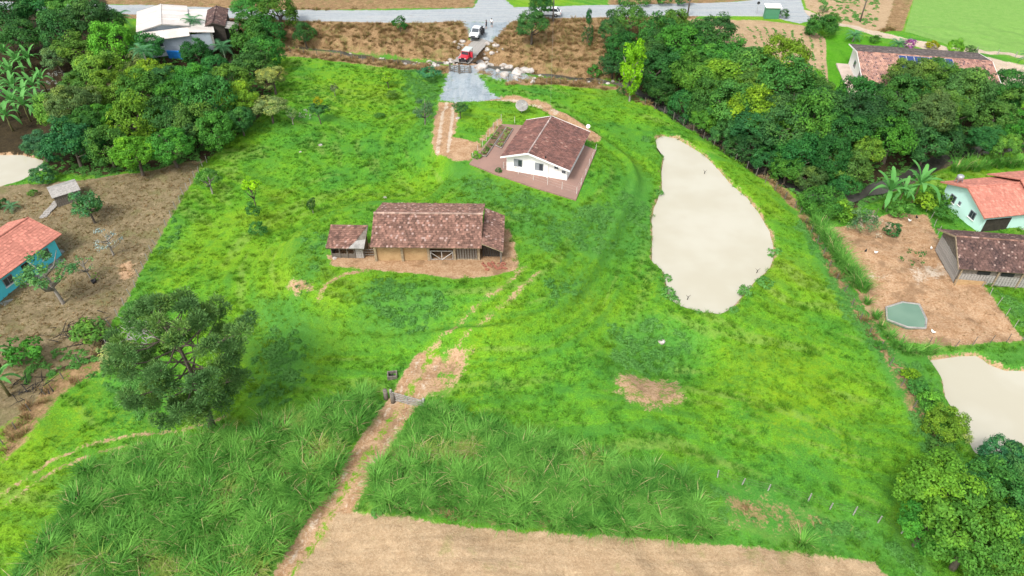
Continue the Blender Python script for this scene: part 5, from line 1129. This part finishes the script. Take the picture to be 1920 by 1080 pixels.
for i in range(16): a = rr.random(); spots.append((1000 + a * 170, 144 + a * 14 + rr.uniform(-4, 4), rr.uniform(.35, .9), 'small rock in the creek below the brown bank', 'rocks below the brown bank'))
for i in range(14): a = rr.random(); spots.append((640 + a * 150, 103 + a * 17 + rr.uniform(-3, 4), rr.uniform(.3, .8), 'small dark rock along the left reach of the creek', 'rocks in the left reach'))
for i in range(16): a = rr.random(); spots.append((1290 + a * 160, 234 + a * 100 + rr.uniform(-6, 6), rr.uniform(.4, 1.0), 'rock in the shaded gully beside the right wood', 'rocks in the gully'))
ORD += ['twenty-first', 'twenty-second', 'twenty-third', 'twenty-fourth', 'twenty-fifth', 'twenty-sixth']
spots.sort(key=lambda q: (q[4], q[0])); cnt = {}
for a, b, s, l, g in spots:
    cnt[g] = cnt.get(g, 0) + 1; l = '%s, %s from the left' % (l, ORD[cnt[g] - 1])
    tag(ob('boulder', RK[rr.randrange(5)], None, P(a, b) + Vector((0, 0, .08 * s)), (rr.uniform(-.3, .3), rr.uniform(-.3, .3), rr.uniform(0, 6)), (s * rr.uniform(.8, 1.3), s, s)), l, 'boulder', g)
for a, b, s, l in [(600, 272, .7, 'small pale stone in the left pasture'), (563, 285, .4, 'tiny grey stone left of the pale stone in the pasture'), (722, 371, .6, 'grey stone on the slope behind the barn'), (614, 461, .5, 'white stone behind the small shed'), (858, 222, .7, 'pale stone by the clipped shrub'), (1240, 640, .8, 'flat grey stone in the hollow below the pond'), (628, 484, .5, 'white sack-like stone at the shed corner')]:
    tag(ob('stone', RK[0], None, P(a, b), (0, 0, a), s), l, 'stone')
for i in range(22):
    a, b = 905 + 2.1 * i, rr.uniform(493, 506); tag(ob('brick', MB().box((0, 0, .06), (.3, .16, .12)).mesh('brick', 'brick') if i == 0 else bpy.data.meshes['brick'], None, P(a, b), (0, 0, rr.uniform(0, 3)), rr.uniform(.8, 1.5)), 'loose red brick at the barn corner, %s from the left' % ORD[i], 'brick', 'loose bricks at the barn corner')

# ------------------------------------------------------------------ vehicles
def wheel(root, x, y, r, w_=.22):
    a = MB(); a.lathe([(r * .6, -w_ / 2), (r * .95, -w_ / 2), (r, -w_ * .3), (r, w_ * .3), (r * .95, w_ / 2), (r * .6, w_ / 2)], 18, axis='y'); e = thing_part('wheel', root, (x, y, r)); a.build('tyre', 'rubber', e, True)
    b = MB(); b.lathe([(0, -w_ * .3), (r * .6, -w_ * .34), (r * .62, w_ * .34), (0, w_ * .3)], 12, axis='y'); b.build('rim', 'steel', e, True)
def thing_part(name, parent, loc):
    o = bpy.data.objects.new(name, None); COL.objects.link(o); o.parent = parent; o.location = loc; return o
def bev(o, w_=.05, seg=2):
    m = o.modifiers.new('bevel', 'BEVEL'); m.width = w_; m.segments = seg; m.limit_method = 'ANGLE'; return o
def side_prism(prof, w_): return MB().prism([(x, -w_ / 2, z) for x, z in prof], (0, w_, 0))
def car(name, label, cat, loc, rz, paint, pickup=True):
    root = thing(name, label, cat, loc, rz); L2 = 2.55
    body = [(-L2, .45), (L2 - .15, .4), (L2, .6), (L2 - .05, .95), (1.25, 1.08), (-L2, 1.08)]
    bev(side_prism(body, 1.78).build('body', paint, root), .08)
    cab = [(1.2, 1.05), (.55, 1.62), (-.85 if pickup else -1.7, 1.65), (-1.05 if pickup else -2.35, 1.05)]
    bev(side_prism(cab, 1.5).build('cabin', 'glass', root), .06)
    bev(MB().box((-.15 if pickup else -.55, 0, 1.66), (1.45 if pickup else 2.2, 1.42, .07)).build('roof', paint, root), .03)
    for s in (-1, 1):
        m = MB(); m.tube([(1.18, s * .74, 1.08), (.55, s * .70, 1.63)], .045, 5); m.tube([(-.15, s * .76, 1.08), (-.15, s * .72, 1.63)], .05, 5); m.tube([(-1.0 if pickup else -2.2, s * .75, 1.08), (-.85 if pickup else -1.7, s * .71, 1.63)], .06, 5); m.build('window_pillar', paint, root)
        MB().box((L2 - .02, s * .68, .78), (.08, .34, .2)).build('headlight', 'lamp', root); MB().box((.85, s * .98, 1.15), (.14, .2, .16)).build('mirror', 'black', root)
        MB().box((-L2 - .01, s * .78, .85), (.05, .16, .34)).build('tail_light', 'redpaint', root)
        for x in (1.55, -1.55): wheel(root, x, s * .82, .37)
    if pickup: MB().box((-1.8, 0, 1.09), (1.4, 1.5, .03)).build('bed_liner', 'black', root)
    MB().box((L2 + .02, 0, .5), (.12, 1.7, .24)).build('bumper', 'black', root); MB().box((L2, 0, .78), (.06, .9, .2)).build('grille', 'black', root)
    return root
jd = Vector((bA.x - bB.x, bA.y - bB.y, 0)).normalized(); ja = math.atan2(jd.y, jd.x)
jp = Vector(PZ(874, 112, bz)); jz = bz + .05
jeep = thing('jeep', 'red open jeep with its door ajar coming off the plank bridge', 'jeep', (jp.x, jp.y, jz), ja)
bev(side_prism([(-1.7, .5), (1.65, .5), (1.7, .95), (.45, 1.05), (.35, .98), (-1.7, .98)], 1.5).build('body', 'redpaint', jeep), .05)
bev(MB().box((1.1, 0, 1.03), (1.15, 1.15, .1)).build('hood', 'redpaint', jeep), .04)
for s in (-1, 1):
    bev(MB().box((1.3, s * .7, .82), (.85, .34, .1)).build('fender', 'redpaint', jeep), .03); MB().lathe([(0, 0), (.11, .0), (.09, .06), (0, .07)], 10).build('headlight', 'lamp', jeep).matrix_local = Matrix.Translation((1.71, s * .48, .82)) @ Matrix.Rotation(R_(90), 4, 'Y')
    for x in (1.25, -1.15): wheel(jeep, x, s * .72, .38, .2)
wf = MB()
for s in (-1, 1): wf.box((.42, s * .68, 1.3), (.06, .07, .6))
wf.box((.42, 0, 1.62), (.06, 1.43, .07)); wf.build('windscreen_frame', 'redpaint', jeep); MB().box((.42, 0, 1.31), (.025, 1.28, .55)).build('windscreen', 'glass', jeep)
bev(MB().box((-.75, 0, 1.68), (2.3, 1.45, .06)).build('canvas_top', 'canvas', jeep), .03)
for x in (-1.6, -.4):
    for s in (-1, 1): MB().box((x, s * .68, 1.33), (.05, .05, .66)).build('roof_post', 'black', jeep)
dm = MB().box((0, 0, 0), (.85, .06, .95)).build('door', 'redpaint', jeep); dm.location = (.1, 1.05, 1.05); dm.rotation_euler[2] = R_(55)
MB().box((1.76, 0, .62), (.1, 1.5, .16)).build('bumper', 'black', jeep); MB().box((1.7, 0, .8), (.05, .6, .28)).build('grille', 'black', jeep)
for s in (-.36, .36): MB().box((-.3, s, .95), (.5, .5, .5)).build('seat', 'black', jeep)
pk = P(894, 68); pick = car('pickup_truck', 'white pickup truck with open door at the far end of the bridge', 'pickup', (pk.x, pk.y, float(hgt(pk.x, pk.y)) + .1), ja + .06, 'whitepaint')
for x_, y_ in ((.35, 1.2), (-.75, 1.12)):
    dm = MB().box((0, 0, 0), (.95, .07, 1.0)).build('door', 'black', pick); dm.location = (x_ + .25, y_ + .05, 1.0); dm.rotation_euler[2] = R_(48)
cp = P(1029, 31); car('parked_car', 'white car half hidden behind the roadside tree', 'car', (cp.x, cp.y + .6, float(hgt(cp.x, cp.y))), R_(170), 'whitepaint', False)

# ------------------------------------------------------------------ people
def person(label, px, py, rz, top, bottom, dz=0, dx=0):
    g_ = P(px, py); root = thing('person', label, 'person', g_, rz)
    J = {'pel': (0, 0, .93), 'spi': (0, 0, 1.15), 'che': (0, 0, 1.36), 'nec': (0, 0, 1.5), 'hea': (.02, 0, 1.6), 'crn': (.02, 0, 1.72)}
    for s, n in ((1, 'l'), (-1, 'r')):
        J.update({n + 'hip': (0, s * .1, .9), n + 'kne': (.05 * s + .02, s * .12, .5), n + 'ank': (.04 * s, s * .13, .08), n + 'toe': (.17 + .04 * s, s * .14, .04), n + 'sho': (0, s * .19, 1.42), n + 'elb': (-.03, s * .27, 1.14), n + 'wri': (.10, s * .27, .92), n + 'han': (.15, s * .27, .84)})
    E = [('pel', 'spi'), ('spi', 'che'), ('che', 'nec'), ('nec', 'hea'), ('hea', 'crn')]
    for n in 'lr': E += [('pel', n + 'hip'), (n + 'hip', n + 'kne'), (n + 'kne', n + 'ank'), (n + 'ank', n + 'toe'), ('che', n + 'sho'), (n + 'sho', n + 'elb'), (n + 'elb', n + 'wri'), (n + 'wri', n + 'han')]
    K = list(J); me = bpy.data.meshes.new('body'); me.from_pydata([J[k] for k in K], [(K.index(a), K.index(b)) for a, b in E], [])
    for m in (M['skin'], M[top], M[bottom]): me.materials.append(m)
    o = ob('body', me, root); sk = o.modifiers.new('skin', 'SKIN'); RR = {'pel': .15, 'spi': .14, 'che': .16, 'nec': .06, 'hea': .1, 'crn': .075, 'hip': .105, 'kne': .065, 'ank': .045, 'toe': .04, 'sho': .07, 'elb': .045, 'wri': .035, 'han': .04}
    for i, k in enumerate(K):
        v = me.skin_vertices[0].data[i]; q = RR[k] if k in RR else RR[k[1:]]; v.radius = (q, q * (.72 if k in ('pel', 'spi', 'che') else 1)); v.use_root = k == 'pel'
    o.modifiers.new('sub', 'SUBSURF').levels = 1; o.modifiers['sub'].render_levels = 1
    dg = bpy.context.evaluated_depsgraph_get(); m2 = bpy.data.meshes.new_from_object(o.evaluated_get(dg)); o.modifiers.clear(); o.data = m2; m2.materials.clear()
    for m in (M['skin'], M[top], M[bottom]): m2.materials.append(m)
    for p_ in m2.polygons:
        z = p_.center.z; y_ = abs(p_.center.y); p_.material_index = 1 if (1.0 < z < 1.5 and not (y_ > .2 and z < 1.2)) else (2 if .42 < z <= 1.0 and y_ < .22 else 0); p_.use_smooth = True
    MB().lathe([(.115, 0), (.118, .06), (.09, .12), (.03, .15), (0, .15)], 10).build('hair', 'hair', root, True).location = (0, 0, 1.62)
    return root
person('person in white shirt and dark shorts standing on the gravel behind the pickup', 922, 51, R_(-100), 'shirtw', 'jeans')
person('person in dark clothes beside the rear of the white pickup', 912, 54, R_(160), 'shirtd', 'jeans')

# ------------------------------------------------------------------ poles, cable, dish, garden, odds and ends
def pole(px, py, h, label, lamp=False):
    root = thing('utility_pole', label, 'utility pole', P(px, py)); MB().tube([(0, 0, -.3), (0, 0, h)], [.17, .10], 9).build('shaft', 'wood' if h > 5 else 'steel', root, True)
    if h > 5:
        MB().box((0, 0, h - .5), (1.9, .1, .12)).build('crossarm', 'wood', root)
        for x in (-.85, -.3, .3, .85): MB().lathe([(.03, h - .44), (.05, h - .36), (.03, h - .26), (0, h - .25)], 8).build('insulator', 'lamp', root).location = (x, 0, 0)
    return root
pA = pole(1037, 40, 9, 'dark utility pole beside the roadside tree'); pole(1289, 30, 9, 'utility pole at the road left of the bus shelter'); pole(1612, 41, 9, 'utility pole in the stubble field behind the lawn')
sg = thing('road_sign', 'small road sign post left of the bus shelter', 'sign', P(1418, 26)); MB().tube([(0, 0, 0), (0, 0, 2.1)], .04, 6).build('post', 'steel', sg); MB().lathe([(0, -.02), (.3, -.02), (.3, .02), (0, .02)], 14, axis='y').build('plate', 'black', sg).location = (0, 0, 2.2)
e0 = pA.location + Vector((0, 0, 8.6)); e1 = Vector((5.2, 87.2, 7.3)); cb = MB().tube([e0.lerp(e1, t) + Vector((0, 0, -2.2 * 4 * t * (1 - t))) for t in np.linspace(0, 1, 14)], .009, 4); tag(cb.build('power_cable', 'concrete'), 'thin power cable from the utility pole to the white house', 'cable')
ds = thing('satellite_dish', 'large grey mesh satellite dish on the grass behind the white house', 'satellite dish', P(978, 211), 0)
MB().tube([(0, 0, -.1), (0, 0, 1.0)], .06, 8).build('mast', 'steel', ds)
dish = MB(); dish.lathe([(.02, 0), (.35, .04), (.7, .16), (.95, .30), (.95, .33), (.7, .19), (.35, .07), (.0, .03)], 24); dd_ = dish.build('dish', 'concrete', ds, True); dd_.location = (0, 0, 1.0); dd_.rotation_euler = (R_(38), 0, R_(8))
fa = MB(); [fa.tube([(.9 * math.cos(a), .9 * math.sin(a), .3), (0, 0, .85)], .015, 4) for a in (0, 2.1, 4.2)]; fa.lathe([(.0, .8), (.07, .8), (.07, .92), (0, .92)], 8); f_ = fa.build('feed_arms', 'steel', dd_)
d2 = thing('satellite_dish', 'small white dish at the back right eave of the white house', 'satellite dish', P(1101, 262)); MB().tube([(0, 0, 0), (0, 0, 2.1)], .03, 6).build('mast', 'steel', d2); q = MB().lathe([(.02, 0), (.17, .02), (.3, .07), (.3, .085), (.17, .035), (0, .015)], 18).build('dish', 'white', d2, True); q.location = (0, 0, 2.1); q.rotation_euler = (R_(55), 0, R_(-20))
for pts, lab, green in ([[(899, 290), (911, 293), (949, 238), (938, 234)], 'narrow vegetable bed with weeds next to the garden fence', .5], [[(929, 272), (940, 277), (962, 241), (951, 238)], 'raised vegetable bed with rows of lettuces beside the white house', 1.0]):
    W = [Vector(PZ(*p, 3.35)) for p in pts]; bed = thing('vegetable_bed', lab, 'vegetable bed', (W[0].x, W[0].y, 3.2)); o3 = Vector((W[0].x, W[0].y))
    MB().prism([(*(p - o3), 0.04) for p in W], (0, 0, .16)).build('soil', pm('bed_soil_%d' % (green * 10), (.16, .10, .06), .95, .5, 3, .4), bed)
    kb = MB()
    for a_, b_ in zip(W, W[1:] + W[:1]): kb.tube([(*(a_ - o3), .14), (*(b_ - o3), .14)], .07, 4)
    kb.build('kerb', 'concrete', bed)
    for i in range(30):
        s, t = rr.uniform(.1, .9), rr.uniform(.04, .96); p = W[0].lerp(W[1], s).lerp(W[3].lerp(W[2], s), t); k_ = WEED[i % 3]
        o = ob('lettuce', CROWNS['S0'], bed, (*(p - o3), .3), (0, 0, i), (.17, .17, .14)); o.color = (*((.22, .30, .10) if rr.random() < green else (.06, .15, .03)), 1)
for a, b, s, c, l in [(893, 300, 16, 'l', 'bright leafy plant at the left corner of the patio'), (935, 326, 11, 'd', 'dark potted plant at the patio edge')]: T(a, b - s * .5, s * .6, 'S', c, l, 'plant', trunk=False, hc=BUSH)
tk_pts = PL([(1660, 580), (1690, 571), (1722, 573), (1736, 600), (1735, 616), (1700, 618), (1661, 604)])
pz_ = float(hgt(*tk_pts[3])) + .1; tank = thing('concrete_tank', 'irregular shallow tank of green water in the chicken yard', 'tank', (*tk_pts[0], pz_)); o3 = Vector(tk_pts[0])
MB().prism([(*(Vector(p) - o3), -.3) for p in tk_pts], (0, 0, .32)).build('water', 'tankwater', tank); kb = MB()
for a_, b_ in zip(tk_pts, tk_pts[1:] + tk_pts[:1]): kb.tube([(*(Vector(a_) - o3), .0), (*(Vector(b_) - o3), .0)], .12, 5)
kb.build('rim', 'concrete', tank)
# burnt brush heap, fallen branches
for cx, cy, n, sp, mt, nm, l in [(150, 622, 60, 2.6, 'ash', 'brush_pile', 'charred brush pile at the edge of the brown yard'), (200, 635, 30, 1.6, 'ash', 'brush_pile', 'burnt branches beside the fence corner'), (270, 625, 50, 1.8, 'twig', 'brush_pile', 'pale heap of dry branches behind the araucaria'), (235, 650, 30, 1.6, 'twig', 'brush_pile', 'scattered pale branches left of the araucaria'), (60, 730, 30, 2.2, 'ash', 'brush_pile', 'dark fallen branches beside the left banana plant')]:
    c = P(cx, cy); mb = MB()
    for i in range(n):
        p = Vector((rr.gauss(0, sp * .45), rr.gauss(0, sp * .35), 0)); p.z = float(hgt(c.x + p.x, c.y + p.y)) - c.z + rr.uniform(0, .45); a = rr.uniform(0, 6.28); L = rr.uniform(.6, 2.2); e = p + Vector((math.cos(a) * L, math.sin(a) * L, rr.uniform(-.1, .5)))
        m_ = p.lerp(e, .5) + Vector((0, 0, rr.uniform(-.05, .15))); mb.tube([p, m_, e], [rr.uniform(.03, .08), .035, .01], 4)
    o = mb.build(nm, mt); o.location = c; tag(o, l, 'brush pile')
pot = MB().lathe([(0, 0), (.22, 0), (.28, .4), (.25, .4), (.2, .1), (0, .1)], 12).build('plant_pot', 'black', None, True); pot.location = P(177, 530); tag(pot, 'black pot in the brown yard', 'pot')
def chicken(px, py, col, label):
    root = thing('chicken', label, 'chicken', P(px, py), rr.uniform(0, 6)); me = MB(); me.tube([(-.24, 0, .36), (-.14, 0, .27), (0, 0, .22), (.12, 0, .26), (.17, 0, .36), (.20, 0, .42), (.25, 0, .42)], [.02, .08, .12, .10, .05, .045, .01], 8); me.build('body', col, root, True)
    for s in (-.05, .05): MB().tube([(0, s, 0), (0, s, .14)], .012, 4).build('leg', 'lamp', root)
for a, b, c, l in [(1622, 473, 'black', 'black hen near the middle of the chicken yard'), (1641, 476, 'white', 'white hen right of the black hen'), (1718, 410, 'black', 'black hen at the top of the chicken yard'), (1704, 416, 'white', 'white hen at the top of the chicken yard'), (1745, 468, 'white', 'white hen near the brown barn gable'), (1748, 625, 'white', 'white hen below the green tank')]: chicken(a, b, M[c], l)

o = MB().tube([(0, 0, -.3), (.1, .05, .35), (.35, .1, .6)], [.05, .04, .02], 5).tube([(.1, .05, .3), (-.15, .2, .55)], [.03, .01], 4).build('snag', 'ash'); o.location = (*PZ(1320, 326, POND_Z), POND_Z); tag(o, 'dark stick poking out of the upper part of the large pond', 'branch')
o = MB().tube([(0, 0, -.3), (.1, .05, .35), (.35, .1, .6)], [.05, .04, .02], 5).tube([(.1, .05, .3), (-.15, .2, .55)], [.03, .01], 4).build('snag', 'ash'); o.location = (*PZ(1288, 562, POND_Z), POND_Z); tag(o, 'dark stick at the lower left of the large pond', 'branch')
o = MB().tube([(0, 0, -.3), (.1, .05, .35), (.35, .1, .6)], [.05, .04, .02], 5).tube([(.1, .05, .3), (-.15, .2, .55)], [.03, .01], 4).build('snag', 'ash'); o.location = (*PZ(1418, 512, POND_Z), POND_Z); tag(o, 'twiggy branch lying in the water at the right bank of the large pond', 'branch')
